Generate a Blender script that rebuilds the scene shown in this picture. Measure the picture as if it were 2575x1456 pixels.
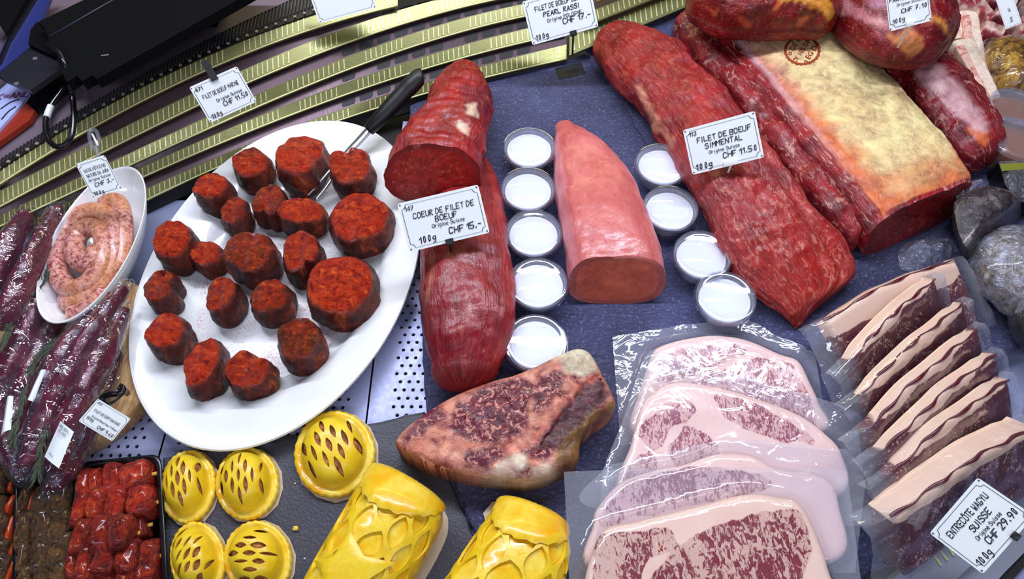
import bpy, bmesh, math, random
import numpy as np
from mathutils import Vector, Matrix, noise
from mathutils.geometry import delaunay_2d_cdt
from mathutils.bvhtree import BVHTree
random.seed(7)
for o in list(bpy.data.objects): bpy.data.objects.remove(o)
SC = bpy.context.scene
COL = SC.collection
PI = math.pi
# ------------------------------------------------------------------ camera
W, H, F = 2575.0, 1456.0, 1700.0
PITCH = math.radians(58)
CAM = Vector((0, -0.41, 0.655))
FWD = Vector((0, math.cos(PITCH), -math.sin(PITCH)))
UPV = Vector((0, math.sin(PITCH), math.cos(PITCH)))
RGT = Vector((1, 0, 0))
cd = bpy.data.cameras.new('camera'); cam = bpy.data.objects.new('camera', cd); COL.objects.link(cam)
cam.location = CAM; cam.rotation_euler = (PI/2-PITCH, 0, 0)
cd.sensor_width = 36; cd.lens = 36*F/W; cd.clip_start = .01; cd.clip_end = 50
SC.camera = cam
# ------------------------------------------------------------------ light
SC.view_settings.view_transform = 'Standard'; SC.view_settings.look = 'None'
SC.view_settings.gamma = 1; SC.view_settings.exposure = 0.0; SC.view_settings.use_curve_mapping = False
wd = bpy.data.worlds.new('world'); SC.world = wd; wd.use_nodes = True
wb = wd.node_tree.nodes['Background']; wb.inputs[0].default_value = (.34, .33, .52, 1); wb.inputs[1].default_value = .11
def area(name, loc, target, sx, sy, power, color):
    l = bpy.data.lights.new(name, 'AREA'); l.shape = 'RECTANGLE'; l.size = sx; l.size_y = sy; l.energy = power; l.color = color
    o = bpy.data.objects.new(name, l); COL.objects.link(o); o.location = loc
    o.rotation_euler = (Vector(target)-Vector(loc)).to_track_quat('-Z', 'Y').to_euler()
    return o
area('led_strip_key', (0.0, .40, .95), (0, .06, 0), 1.5, .06, 17.5, (.82, .86, 1.0))
area('led_strip_front', (0.0, -.80, .95), (0, .05, 0), 1.7, .08, 7, (.78, .83, 1.0))
area('led_strip_warm', (-.05, .95, .62), (0, .35, .02), 1.2, .05, 2.6, (1.0, .92, .45))
# ------------------------------------------------------------------ geometry helpers
def U(px, py, z=0.0):
    r = FWD*F + RGT*(px-W/2) + UPV*(H/2-py)
    return CAM + r*((z-CAM.z)/r.z)
def pj(p):
    v = p-CAM; d = v.dot(FWD)
    return W/2+F*v.x/d, H/2-F*v.dot(UPV)/d
def scale_at(p): return F/((p-CAM).dot(FWD))     # pixels per metre
def cr(pts, n, closed=False):
    P = np.asarray(pts, float); k = len(P)
    if not closed and k == 2: return np.array([P[0]+(P[1]-P[0])*i/(n-1) for i in range(n)])
    out = []
    segs = k if closed else k-1
    for i in range(n):
        t = i/(n if closed else n-1)*segs; j = min(int(t), segs-1); f = t-j
        if closed: a, b, c, d = P[(j-1) % k], P[j], P[(j+1) % k], P[(j+2) % k]
        else: a, b, c, d = P[max(j-1, 0)], P[j], P[j+1], P[min(j+2, k-1)]
        out.append(.5*((2*b)+(c-a)*f+(2*a-5*b+4*c-d)*f*f+(3*b-a-3*c+d)*f**3))
    return np.array(out)
def fbm(p, o=3): return noise.fractal(p, .9, 2.1, o)
def nz(x, y, z=0.): return noise.noise(Vector((x, y, z)))
def sp(v, e): return math.copysign(abs(v)**e, v)
def inpoly(pts, poly):
    pts = np.asarray(pts, float).reshape(-1, 2); poly = np.asarray(poly, float)
    x, y = pts[:, 0], pts[:, 1]; r = np.zeros(len(pts), bool); j = len(poly)-1
    for i in range(len(poly)):
        xi, yi = poly[i]; xj, yj = poly[j]
        if yi != yj:
            c = ((yi > y) != (yj > y)) & (x < (xj-xi)*(y-yi)/(yj-yi)+xi); r ^= c
        j = i
    return r
def dist_poly(pts, poly):
    pts = np.asarray(pts, float).reshape(-1, 2); poly = np.asarray(poly, float)
    d = np.full(len(pts), 1e9)
    for i in range(len(poly)):
        a = poly[i-1]; b = poly[i]; ab = b-a; L = ab@ab+1e-18
        t = np.clip(((pts-a)@ab)/L, 0, 1)
        q = pts-(a+t[:, None]*ab); d = np.minimum(d, np.hypot(q[:, 0], q[:, 1]))
    return d
# ------------------------------------------------------------------ objects
def tag(o, label=None, cat=None, group=None, kind=None):
    if label: o['label'] = label
    if cat: o['category'] = cat
    if group: o['group'] = group
    if kind: o['kind'] = kind
    return o
def thing(name, loc, label, cat, group=None, kind=None):
    o = bpy.data.objects.new(name, None); COL.objects.link(o); o.location = loc; o.empty_display_size = .02
    return tag(o, label, cat, group, kind)
def mk(name, verts, faces, mat, parent=None, smooth=True, sharp=None, attrs=None, uvs=None, midx=None, recalc=True, loc=None):
    verts = [Vector(v) for v in verts]
    if parent is not None:
        base = Vector(parent.location)
        if parent.parent is not None: base = base+Vector(parent.parent.location)
    elif loc is not None: base = Vector(loc)
    else:
        xs = [v.x for v in verts]; ys = [v.y for v in verts]; zs = [v.z for v in verts]
        base = Vector(((min(xs)+max(xs))/2, (min(ys)+max(ys))/2, min(zs)))
    me = bpy.data.meshes.new(name)
    me.from_pydata([v-base for v in verts], [], faces)
    if attrs and len(me.edges):
        ed = np.empty(2*len(me.edges), np.int32); me.edges.foreach_get('vertices', ed); ed = ed.reshape(-1, 2)
        deg = np.bincount(ed.ravel(), minlength=len(verts)).astype(float)+1
        for k in attrs:                      # tissue borders bleed into one another a little
            A = np.asarray(attrs[k], float); A = A.reshape(len(verts), -1)
            for _ in range(1):
                B = A.copy(); np.add.at(B, ed[:, 0], A[ed[:, 1]]); np.add.at(B, ed[:, 1], A[ed[:, 0]]); A = B/deg[:, None]
            attrs[k] = A if k == 'paint' else A[:, 0]
    if attrs:
        for k, vals in attrs.items():
            if k == 'paint':
                a = me.color_attributes.new('paint', 'FLOAT_COLOR', 'POINT')
                a.data.foreach_set('color', np.asarray([(c[0], c[1], c[2], 1) for c in vals], np.float32).ravel())
            else:
                a = me.attributes.new(k, 'FLOAT', 'POINT'); a.data.foreach_set('value', np.asarray(vals, np.float32))
    if uvs is not None:
        ul = me.uv_layers.new(name='UVMap'); vi = np.empty(len(me.loops), np.int32); me.loops.foreach_get('vertex_index', vi)
        ul.data.foreach_set('uv', np.asarray(uvs, np.float32)[vi].ravel())
    mats = mat if isinstance(mat, (list, tuple)) else [mat]
    for m in mats: me.materials.append(m)
    if midx is not None: me.polygons.foreach_set('material_index', np.asarray(midx, np.int32))
    if recalc:
        bm = bmesh.new(); bm.from_mesh(me); bmesh.ops.recalc_face_normals(bm, faces=bm.faces); bm.to_mesh(me); bm.free()
    me.polygons.foreach_set('use_smooth', [smooth]*len(me.polygons))
    if sharp and smooth: me.set_sharp_from_angle(angle=math.radians(sharp))
    me.update()
    o = bpy.data.objects.new(name, me); COL.objects.link(o)
    if parent is not None: o.parent = parent
    else: o.location = base
    return o
def copy_tree(o, parent=None, loc=None):
    c = o.copy(); COL.objects.link(c); c.parent = parent
    if loc is not None: c.location = loc
    for ch in list(o.children): copy_tree(ch, c)
    return c
def prism(name, pts, z0, z1, mat, parent=None, smooth=False, bev=0, loc=None):
    """closed outline of world (x, y) pushed up from z0 to z1; bev rounds the upper edge"""
    n = len(pts); v = []; f = []
    c = np.mean(np.asarray([(p[0], p[1]) for p in pts]), axis=0)
    def ring(z, s):
        for p in pts:
            d = np.array((p[0], p[1]))-c; L = np.hypot(*d)+1e-9
            q = c+d*(L-s)/L; v.append((q[0], q[1], z))
    ring(z0, 0)
    if bev: ring(z1-bev, 0); ring(z1-bev*.3, bev*.3); ring(z1, bev)
    else: ring(z1, 0)
    k = len(v)//n
    for r in range(k-1):
        for i in range(n): f.append((r*n+i, r*n+(i+1) % n, (r+1)*n+(i+1) % n, (r+1)*n+i))
    f.append(tuple(range(n-1, -1, -1))); f.append(tuple((k-1)*n+i for i in range(n)))
    return mk(name, v, f, mat, parent, smooth=smooth, sharp=40, loc=loc)
def lathe(name, prof, mat, parent, seg=40, center=(0, 0, 0), ax=None, ay=None, smooth=True, sharp=50, closed=False):
    """profile (r, z) turned about z; ax, ay are the world half axes for r = 1"""
    ax = Vector(ax or (1, 0, 0)); ay = Vector(ay or (0, 1, 0)); c = Vector(center); v = []; f = []
    for r, z in prof:
        for i in range(seg):
            a = 2*PI*i/seg; v.append(c+ax*(r*math.cos(a))+ay*(r*math.sin(a))+Vector((0, 0, z)))
    k = len(prof)
    for j in range(k-1 if not closed else k):
        for i in range(seg):
            j2 = (j+1) % k
            f.append((j*seg+i, j*seg+(i+1) % seg, j2*seg+(i+1) % seg, j2*seg+i))
    if not closed:
        if prof[0][0] > 1e-6: f.append(tuple(range(seg)))
        if prof[-1][0] > 1e-6: f.append(tuple((k-1)*seg+i for i in range(seg)))
    o = mk(name, v, f, mat, parent, smooth=smooth, sharp=sharp)
    return o
def tube(name, pts, r, mat, parent=None, seg=10, n=None, ends=True, flat=1.0, uvs=True):
    P = [Vector(p) for p in (cr(pts, n) if n else pts)]; k = len(P); v = []; f = []; uv = []
    rr = r if callable(r) else (lambda t: r)
    prev = None; L = 0
    for i, p in enumerate(P):
        t = (P[min(i+1, k-1)]-P[max(i-1, 0)]).normalized()
        if prev is None: a = t.cross(Vector((0, 0, 1))) if abs(t.z) < .9 else t.cross(Vector((1, 0, 0)))
        else: a = prev-t*prev.dot(t)
        a.normalize(); prev = a; b = a.cross(t); R = rr(i/(k-1))
        if i: L += (p-P[i-1]).length
        for j in range(seg):
            q = 2*PI*j/seg; v.append(p+a*(R*math.cos(q))+b*(R*flat*math.sin(q))); uv.append((L, j/seg*2*PI*R))
    for i in range(k-1):
        for j in range(seg): f.append((i*seg+j, i*seg+(j+1) % seg, (i+1)*seg+(j+1) % seg, (i+1)*seg+j))
    if ends: f.append(tuple(range(seg))); f.append(tuple((k-1)*seg+j for j in range(seg)))
    return mk(name, v, f, mat, parent, uvs=uv)
def boxo(name, c, ex, ey, ez, mat, parent=None, bev=.0):
    """box with centre c and half-extent vectors"""
    c = Vector(c); ex = Vector(ex); ey = Vector(ey); ez = Vector(ez)
    bm = bmesh.new(); bmesh.ops.create_cube(bm, size=2)
    lx, ly, lz = ex.length, ey.length, ez.length
    for q in bm.verts: q.co = Vector((q.co.x*lx, q.co.y*ly, q.co.z*lz))
    if bev: bmesh.ops.bevel(bm, geom=bm.edges[:], offset=bev, segments=2, affect='EDGES', profile=.5)
    exn, eyn, ezn = ex.normalized(), ey.normalized(), ez.normalized()
    v = [c+exn*q.co.x+eyn*q.co.y+ezn*q.co.z for q in bm.verts]; bm.verts.index_update()
    f = [tuple(q.index for q in fc.verts) for fc in bm.faces]; bm.free()
    return mk(name, v, f, mat, parent, smooth=bool(bev), sharp=40)
class Loft:
    """a body laid on the counter: each station is the two silhouette points of the body in the picture plus its height"""
    def __init__(s, st, n=60, ex=.8, kz=.42, z0=0., rl=(0, 0), lift=None):
        A = cr(st, n); s.rings = []; s.ex = ex; s.kz = kz
        for row in A:
            zb = z0+(row[5] if len(row) > 5 else 0); h = max(row[4], .002)
            L = U(row[0], row[1], zb+kz*h); R = U(row[2], row[3], zb+kz*h)
            s.rings.append([(L+R)/2, (R-L)/2, h, zb])
        for end, l in ((0, rl[0]), (1, rl[1])):
            if not l: continue
            a = s.rings[0 if end == 0 else -1]; b = s.rings[2 if end == 0 else -3]
            d = (a[0]-b[0]); d.z = 0; d.normalize(); ext = []
            for k in range(1, 8):
                q = k/7.0*PI/2; sc = max(math.cos(q), .02)
                hh = a[2]*(.25+.75*sc) if sc > .03 else a[2]*.25
                zb = a[3]+(a[2]*(1-sc))*.30
                hh = a[2]*sc
                ext.append([a[0]+d*(l*math.sin(q)), a[1]*sc, hh, zb])
            s.rings = (ext[::-1]+s.rings) if end == 0 else (s.rings+ext)
        s.acc = [0.]
        for i in range(1, len(s.rings)): s.acc.append(s.acc[-1]+(s.rings[i][0]-s.rings[i-1][0]).length)
        s.len = s.acc[-1]; s.rad = np.mean([r[1].length for r in s.rings])
    def at(s, i, phi, off=0.):
        c, w, h, zb = s.rings[i]; x = sp(math.cos(phi), s.ex); y = sp(math.sin(phi), s.ex)
        zc = zb+s.kz*h
        p = Vector((c.x, c.y, zc))+w*x; p.z = zc+(y*(1-s.kz)*h if y > 0 else y*s.kz*h)
        if off:
            r = w*(x/max(w.length, 1e-6)/max(w.length, 1e-6)); r = r*w.length if True else r
            nrm = Vector((0, 0, 0))+w.normalized()*(math.cos(phi))+Vector((0, 0, math.sin(phi)))
            p = p+nrm.normalized()*off
        return p
    def pos(s, dist, phi, off=0.):
        dist = min(max(dist, 0), s.len); i = int(np.searchsorted(s.acc, dist)); i = min(max(i, 1), len(s.rings)-1)
        f = (dist-s.acc[i-1])/max(s.acc[i]-s.acc[i-1], 1e-9)
        return s.at(i-1, phi, off).lerp(s.at(i, phi, off), f)
    def build(s, name, mat, parent=None, m=48, amp=.003, freq=30, fib=.0008, fibf=(15, 160), paint=None, lean=None, capmat=None, cappaint=None, seed=0., sharp=60, wr=None, caps=(True, True), capbulge=(0, 0), capn=7, slant=0.):
        v = []; f = []; uv = []; mi = []; pt = []; ln = []
        k = len(s.rings); so = Vector((seed, seed*.7, 0)); sdir = s.rings[-1][0]-s.rings[-4][0]; sdir.z = 0; sdir.normalize()
        for i in range(k):
            c, w, h, zb = s.rings[i]
            for j in range(m):
                phi = 2*PI*j/m; p = s.at(i, phi)
                rd = w.normalized()*math.cos(phi)+Vector((0, 0, math.sin(phi)))
                u_, v_ = s.acc[i], phi*s.rad
                q = amp*fbm((p+so)*freq, 4)+fib*nz(u_*fibf[0]+seed, v_*fibf[1], seed)
                if wr: q += wr(u_, phi, p)
                if math.sin(phi) < -.3: q *= .25
                g = p+rd*q
                if g.z < zb: g.z = zb
                if slant:            # the knife went in at an angle: the foot of the cut face stands forward
                    e_ = max(0., 1-(s.len-s.acc[i])/(.25*s.len)); g = g+sdir*(slant*e_*e_*max(0, 1-(g.z-zb)/h))
                v.append(g); uv.append((u_, v_))
        for i in range(k-1):
            for j in range(m):
                f.append((i*m+j, i*m+(j+1) % m, (i+1)*m+(j+1) % m, (i+1)*m+j)); mi.append(0)
        nside = len(v); ncap = []
        for e, on in enumerate(caps):
            i = 0 if e == 0 else k-1
            c, w, h, zb = s.rings[i]; cen = Vector((c.x, c.y, zb+h*.5))+(sdir*slant*.5 if e == 1 else Vector()); base = i*m
            o2 = s.rings[1 if e == 0 else -2][0]; dr = (c-o2); dr.z = 0; dr.normalize()
            prev = [base+j for j in range(m)]
            flat = on
            for r in range(1, capn+1):
                sc = 1-r/capn
                if r == capn:
                    v.append(cen+dr*capbulge[e]+dr*amp*.5*fbm(cen*freq)); uv.append((0, cen.z)); idx = len(v)-1; ncap.append(idx)
                    for j in range(m): f.append((prev[j], prev[(j+1) % m], idx)); mi.append(1 if capmat else 0)
                else:
                    cur = []
                    for j in range(m):
                        p = cen.lerp(v[base+j], sc)+dr*(capbulge[e]*(1-sc**3))
                        p = p+dr*(amp*.6*fbm((p+so)*freq*1.6, 3))*min(1, (1-sc)*3)
                        v.append(p); cur.append(len(v)-1); ncap.append(len(v)-1)
                        uv.append(((p-cen).dot(w.normalized()), p.z))
                    for j in range(m):
                        f.append((prev[j], prev[(j+1) % m], cur[(j+1) % m], cur[j])); mi.append(1 if capmat else 0)
                    prev = cur
        attrs = {}
        if paint:
            capset = set(ncap)
            for a, p in enumerate(v):
                x, y = pj(p); iscap = a in capset
                if iscap: col = (cappaint or paint)(x, y, p, 0 if cappaint else 1., None); 
                else: col = paint(x, y, p, s.acc[a//m]/s.len, 2*PI*(a % m)/m)
                pt.append(col[:3]); ln.append(col[3] if len(col) > 3 else 1.)
            attrs = {'paint': pt, 'lean': ln}
        return mk(name, v, f, [mat]+([capmat] if capmat else []), parent, attrs=attrs, uvs=uv, midx=mi, sharp=sharp)
def plate(name, outline, hfn, zb, mat, parent=None, holes=(), step=.006, rounds=(), fmap=None, paint=None, sheet=False, thick=None, smooth=True, sharp=55, n=None, loc=None, uvf=None, hb=None):
    """outline (2D) filled with a fine triangle net lifted by hfn(x, y, d); walls go down to zb. fmap(x, y, off) bends the net onto a surface instead"""
    out = np.asarray(cr(outline, n, True) if n else outline, float)
    area_ = .5*np.sum(out[:, 0]*np.roll(out[:, 1], -1)-np.roll(out[:, 0], -1)*out[:, 1])
    if area_ < 0: out = out[::-1]
    P = [tuple(p) for p in out]; E = [(i, (i+1) % len(P)) for i in range(len(P))]; nb = len(P)
    loops = [list(range(nb))]
    for hl in holes:
        s0 = len(P); hl = np.asarray(hl, float)
        a2 = .5*np.sum(hl[:, 0]*np.roll(hl[:, 1], -1)-np.roll(hl[:, 0], -1)*hl[:, 1])
        if a2 > 0: hl = hl[::-1]
        P += [tuple(p) for p in hl]; k = len(hl); E += [(s0+i, s0+(i+1) % k) for i in range(k)]; loops.append(list(range(s0, s0+k)))
    allb = np.array(P)
    extra = []
    tg = np.roll(out, -1, 0)-np.roll(out, 1, 0); tg /= (np.linalg.norm(tg, axis=1)[:, None]+1e-12); nr = np.stack([-tg[:, 1], tg[:, 0]], 1)
    for r in rounds:
        q = out+nr*r; ok = inpoly(q, out) & (dist_poly(q, out) > r*.9)
        for hl in holes: ok &= ~inpoly(q, hl)
        extra += [tuple(p) for p in q[ok]]
    mn = out.min(0); mx = out.max(0); rmax = max(rounds) if rounds else 0
    xs = np.arange(mn[0], mx[0], step); ys = np.arange(mn[1], mx[1], step*.866); g = []
    for j, y in enumerate(ys):
        for x in xs: g.append((x+(step/2 if j % 2 else 0), y))
    if g:
        g = np.array(g); ok = inpoly(g, out); g = g[ok]
        if len(g):
            ok = dist_poly(g, out) > max(rmax*1.15, step*.45)
            for hl in holes: ok &= ~inpoly(g, hl); ok &= dist_poly(g, hl) > step*.35
            extra += [tuple(p) for p in g[ok]]
    P += extra
    r = delaunay_2d_cdt([Vector(p) for p in P], E, [], 0, 1e-9)
    V = np.array([(p.x, p.y) for p in r[0]]); T = np.array([t for t in r[2]])
    cen = V[T].mean(1); ok = inpoly(cen, out)
    for hl in holes: ok &= ~inpoly(cen, hl)
    T = T[ok]
    D = dist_poly(V, out)
    cnt = {}
    for t in T:
        for a, b in ((t[0], t[1]), (t[1], t[2]), (t[2], t[0])): cnt[(a, b)] = cnt.get((a, b), 0)+1
    bnd = [(a, b) for (a, b) in cnt if (b, a) not in cnt]
    top = []; bot = []
    HB = hb(V, D) if hb else None
    for i, (x, y) in enumerate(V):
        h = HB[i] if hb else hfn(x, y, D[i])
        if fmap: top.append(fmap(x, y, h)); bot.append(fmap(x, y, zb if not callable(zb) else zb(x, y)))
        else: top.append(Vector((x, y, h))); bot.append(Vector((x, y, (h-thick) if thick else (zb if not callable(zb) else zb(x, y)))))
    f = [tuple(int(q) for q in t) for t in T]; v = top; N = len(V)
    if not sheet:
        v = top+bot; f += [tuple(int(q)+N for q in t[::-1]) for t in T]
        f += [(int(b), int(a), int(a)+N, int(b)+N) for a, b in bnd]
    attrs = {}
    if paint:
        pt = []; ln = []
        for i, p in enumerate(v):
            x, y = pj(p); c = paint(x, y, p, D[i % N], i >= N); pt.append(c[:3]); ln.append(c[3] if len(c) > 3 else 1.)
        attrs = {'paint': pt, 'lean': ln}
    uvs = [(p.x, p.y) for p in v] if not uvf else [uvf(p) for p in v]
    return mk(name, v, f, mat, parent, attrs=attrs, uvs=uvs, smooth=smooth, sharp=sharp, recalc=not sheet, loc=loc)
def lump(name, c, a, b, h, mat, parent=None, rot=0., e1=.7, e2=.7, amp=.002, freq=40, nu=22, nv=14, seed=0., paint=None, axz=None, loc=None):
    """rounded block on a base point: half extents a, b and full height h"""
    v = []; f = []; c = Vector(c); so = Vector((seed*3.1, seed*1.7, seed)); ca, sa = math.cos(rot), math.sin(rot); uv = []
    for i in range(nv+1):
        th = -PI/2+PI*i/nv
        for j in range(nu):
            ph = 2*PI*j/nu
            x = a*sp(math.cos(th), e1)*sp(math.cos(ph), e2); y = b*sp(math.cos(th), e1)*sp(math.sin(ph), e2); z = h/2*sp(math.sin(th), e1)
            d = Vector((x, y, z)); n_ = d.normalized(); d = d+n_*(amp*fbm((d+so)*freq, 4))
            p = c+Vector((d.x*ca-d.y*sa, d.x*sa+d.y*ca, d.z+h/2))
            if axz: p = axz(p)
            v.append(p); uv.append((x, z+y))
    for i in range(nv):
        for j in range(nu): f.append((i*nu+j, i*nu+(j+1) % nu, (i+1)*nu+(j+1) % nu, (i+1)*nu+j))
    attrs = {}
    if paint:
        pt = []; ln = []
        for p in v:
            x, y = pj(p); q = paint(x, y, p, 0, None); pt.append(q[:3]); ln.append(q[3] if len(q) > 3 else 1.)
        attrs = {'paint': pt, 'lean': ln}
    return mk(name, v, f, mat, parent, attrs=attrs, uvs=uv, loc=loc)
def pxpoly(pts, z): return [tuple(U(x, y, z)[:2]) for x, y in pts]
# ------------------------------------------------------------------ materials
def srgb(r, g, b):
    return tuple(((c/255)/12.92 if c/255 <= .04045 else ((c/255+.055)/1.055)**2.4) for c in (r, g, b))+(1,)
class NB:
    gain = 1.7                      # noise values crowd around the middle: spread them
    def __init__(s, name):
        s.m = bpy.data.materials.new(name); s.m.use_nodes = True; s.t = s.m.node_tree; s.t.nodes.clear()
        s.out = s.t.nodes.new('ShaderNodeOutputMaterial')
    def n(s, typ, props=None, **inp):
        k = s.t.nodes.new('ShaderNode'+typ)
        for a, b in (props or {}).items(): setattr(k, a, b)
        for a, b in inp.items():
            i = int(a[1:]) if a[0] == 'i' and a[1:].isdigit() else a.replace('_', ' ')
            s.set(k, i, b)
        return k
    def set(s, k, i, b):
        sock = k.inputs[i]
        if isinstance(b, bpy.types.NodeSocket): s.t.links.new(b, sock)
        else:
            if hasattr(sock.default_value, '__len__') and not isinstance(b, str):
                b = tuple(b); L = len(sock.default_value)
                b = b[:L]+(1,)*(L-len(b))
            sock.default_value = b
    def coord(s, kind='Object', scale=(1, 1, 1), rot=(0, 0, 0), loc=(0, 0, 0)):
        c = s.n('TexCoord'); m = s.n('Mapping', i0=c.outputs[kind]) ; m.inputs['Scale'].default_value = scale; m.inputs['Rotation'].default_value = rot; m.inputs['Location'].default_value = loc
        return m.outputs[0]
    def noise(s, vec, scale, detail=4, rough=.55, dist=0., out='Fac'):
        k = s.n('TexNoise', Vector=vec, Scale=scale, Detail=detail, Roughness=rough, Distortion=dist)
        if NB.gain == 1. or out != 'Fac': return k.outputs[out]
        return s.math('MULTIPLY_ADD', k.outputs[0], NB.gain, .5-.5*NB.gain, clamp=True)
    def ramp(s, fac, stops, interp='LINEAR'):
        k = s.n('ValToRGB', Fac=fac); e = k.color_ramp.elements; k.color_ramp.interpolation = interp
        while len(e) < len(stops): e.new(.5)
        for q, (p, c) in zip(e, stops): q.position = p; q.color = tuple(c)+(1,)*(4-len(c)) if hasattr(c, '__len__') else (c, c, c, 1)
        return k.outputs[0]
    def mix(s, fac, a, b, mode='MIX'):
        k = s.n('Mix', {'data_type': 'RGBA', 'blend_type': mode}); k.clamp_factor = True
        s.set(k, 0, fac); s.set(k, 6, a); s.set(k, 7, b); return k.outputs[2]
    def math(s, op, a, b=0., c=None, clamp=False):
        k = s.n('Math', {'operation': op, 'use_clamp': clamp}); s.set(k, 0, a); s.set(k, 1, b)
        if c is not None: s.set(k, 2, c)
        return k.outputs[0]
    def bump(s, h, strength=.3, dist=.002, normal=None):
        k = s.n('Bump', Strength=strength, Distance=dist, Height=h)
        if normal is not None: s.t.links.new(normal, k.inputs['Normal'])
        return k.outputs[0]
    def bsdf(s, **kw):
        k = s.n('BsdfPrincipled')
        for a, b in kw.items(): s.set(k, a.replace('_', ' '), b)
        s.t.links.new(k.outputs[0], s.out.inputs[0]); return k
    def attr(s, name, out='Color'):
        k = s.n('Attribute'); k.attribute_name = name; return k.outputs[out]
def plain(name, col, rough=.5, metal=0., coat=0., **kw):
    b = NB(name); b.bsdf(Base_Color=col, Roughness=rough, Metallic=metal, Coat_Weight=coat, **kw); return b.m
MT = {}
def meat(name, uvs=(40, 260), streak=(.86, .60, .50), amount=.5, rough=.40, bumps=.5, dark=.55, coat=.14, fine=1., an=.45):
    """painted muscle: attribute paint gives the tissue's colour, lean how much of it is muscle with fat threads"""
    b = NB(name); p = b.attr('paint'); lean = b.attr('lean', 'Fac')
    uv = b.coord('UV', (uvs[0], uvs[1], 1)); ob = b.coord('Object')
    big = b.noise(ob, 28, 4, .6, .4)
    fib = b.noise(uv, 1., 5, .62, .6); iso = b.noise(ob, 75, 6, .68, .5)
    mx = b.n('Mix', {'data_type': 'FLOAT'}); b.set(mx, 0, b.math('MULTIPLY', lean, 4., clamp=True)); b.set(mx, 2, iso); b.set(mx, 3, fib); fib = mx.outputs[0]
    col = b.mix(b.ramp(fib, [(.30, (0, 0, 0)), (.72, (1, 1, 1))]), b.mix(1., p, (dark, dark*.85, dark*.9, 1), 'MULTIPLY'), p)
    col = b.mix(b.ramp(big, [(.35, (0, 0, 0)), (.75, (.55, .55, .55))]), col, b.mix(1., p, (1.1, 1.25, 1.2, 1), 'MULTIPLY'))
    uv2 = b.coord('UV', (uvs[0]*1.3, uvs[1]*an, 1), loc=(3, 7, 0))
    st = b.noise(uv2, 1.3*fine, 6, .68, 1.2)
    lo = .80-.36*amount
    sm = b.ramp(st, [(lo-.03, (0, 0, 0)), (lo+.05, (1, 1, 1))])
    sm = b.math('MULTIPLY', sm, lean, clamp=True)
    col = b.mix(b.math('MULTIPLY', sm, .8), col, streak+(1,))
    hgt = b.math('ADD', b.math('MULTIPLY', fib, .7), b.math('MULTIPLY', big, .8))
    n1 = b.bump(hgt, bumps, .004)
    wet = b.noise(ob, 90, 3, .6)
    n2 = b.bump(b.math('ADD', hgt, b.math('MULTIPLY', wet, .5)), bumps*.5, .003)
    b.bsdf(Base_Color=col, Roughness=b.ramp(wet, [(.3, rough*.75), (.75, rough*1.5)]), Normal=n1, Coat_Weight=coat, Coat_Roughness=.12, Coat_Normal=n2, Specular_IOR_Level=.45, Subsurface_Weight=.0)
    return b.m
MT['muscle'] = meat('beef_muscle', (45, 260), (.72, .26, .18), .56, bumps=.65)
MT['muscle_fine'] = meat('fillet_muscle', (40, 260), (.62, .18, .12), .42, rough=.36)
MT['cut'] = meat('cut_muscle', (110, 110), (.80, .28, .16), .40, bumps=.55, an=1.2)
MT['pork'] = meat('pork_muscle', (30, 90), (.80, .42, .36), .22, rough=.32, bumps=.3, dark=.82)
MT['loin'] = meat('loin_meat', (40, 170), (.80, .42, .32), .46, bumps=.6)
MT['ribsteak'] = meat('rib_steak_meat', (90, 90), (.76, .30, .22), .60, rough=.38, bumps=.7, coat=.12, an=1.3)
MT['ribs'] = meat('short_rib_meat', (60, 60), (.85, .6, .55), .5)
NB.gain = 1.
def wagyu(name, fat, red, thr=.5, sc=1., stretch=(1, 1, 1), rot=(0, 0, 0), en=.8):
    """marbled beef: attribute lean is 0 in the fat rim and 1 in the eye of the steak"""
    b = NB(name); lean = b.attr('lean', 'Fac')
    ob = b.coord('Object', stretch, rot)
    warp = b.n('VectorMath', {'operation': 'MULTIPLY_ADD'}); b.set(warp, 0, b.noise(ob, 60*sc, 3, .5, 0, 'Color')); b.set(warp, 1, (.012/sc, .012/sc, .012/sc)); b.set(warp, 2, ob)
    a = b.noise(warp.outputs[0], 150*sc, 6, .62, 1.1)
    big = b.noise(ob, 22*sc, 3, .5, .5)
    v = b.math('ADD', a, b.math('MULTIPLY', b.math('SUBTRACT', big, .5), .55))
    f = b.ramp(v, [(thr-.035, (0, 0, 0)), (thr+.03, (1, 1, 1))])
    edge = b.math('ADD', lean, b.math('MULTIPLY', b.math('SUBTRACT', b.noise(ob, 60, 4, .6), .5), en))
    le = b.ramp(edge, [(.42, (0, 0, 0)), (.55, (1, 1, 1))])
    f = b.math('MULTIPLY', f, le)
    fatc = b.mix(b.noise(ob, 35, 4, .6), fat, tuple(c*q for c, q in zip(fat[:3], (1.06, .9, .88)))+(1,))
    inner = b.mix(le, fatc, b.mix(.30, fatc, red))
    redc = b.mix(b.noise(ob, 90, 3, .5), red, tuple(c*.6 for c in red[:3])+(1,))
    col = b.mix(f, inner, redc)
    n1 = b.bump(a, .25, .0015)
    b.bsdf(Base_Color=col, Roughness=.4, Normal=n1, Coat_Weight=.2, Coat_Roughness=.1)
    return b.m
MT['wagyu_jp'] = wagyu('white_marbled_beef', srgb(246, 216, 192), srgb(146, 16, 42), .495, 1.7, (1, .55, 1), (0, 0, .5))
MT['wagyu_jp_pale'] = wagyu('pale_marbled_beef', srgb(244, 214, 200), srgb(166, 56, 82), .545, 2.2, (1.0, .5, 1), (0, 0, -1.1))
MT['wagyu_ch'] = wagyu('dark_marbled_beef', srgb(240, 210, 180), srgb(104, 14, 36), .385, 2.1, (1, 1, .6), (0, .3, .8), .35)
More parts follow.
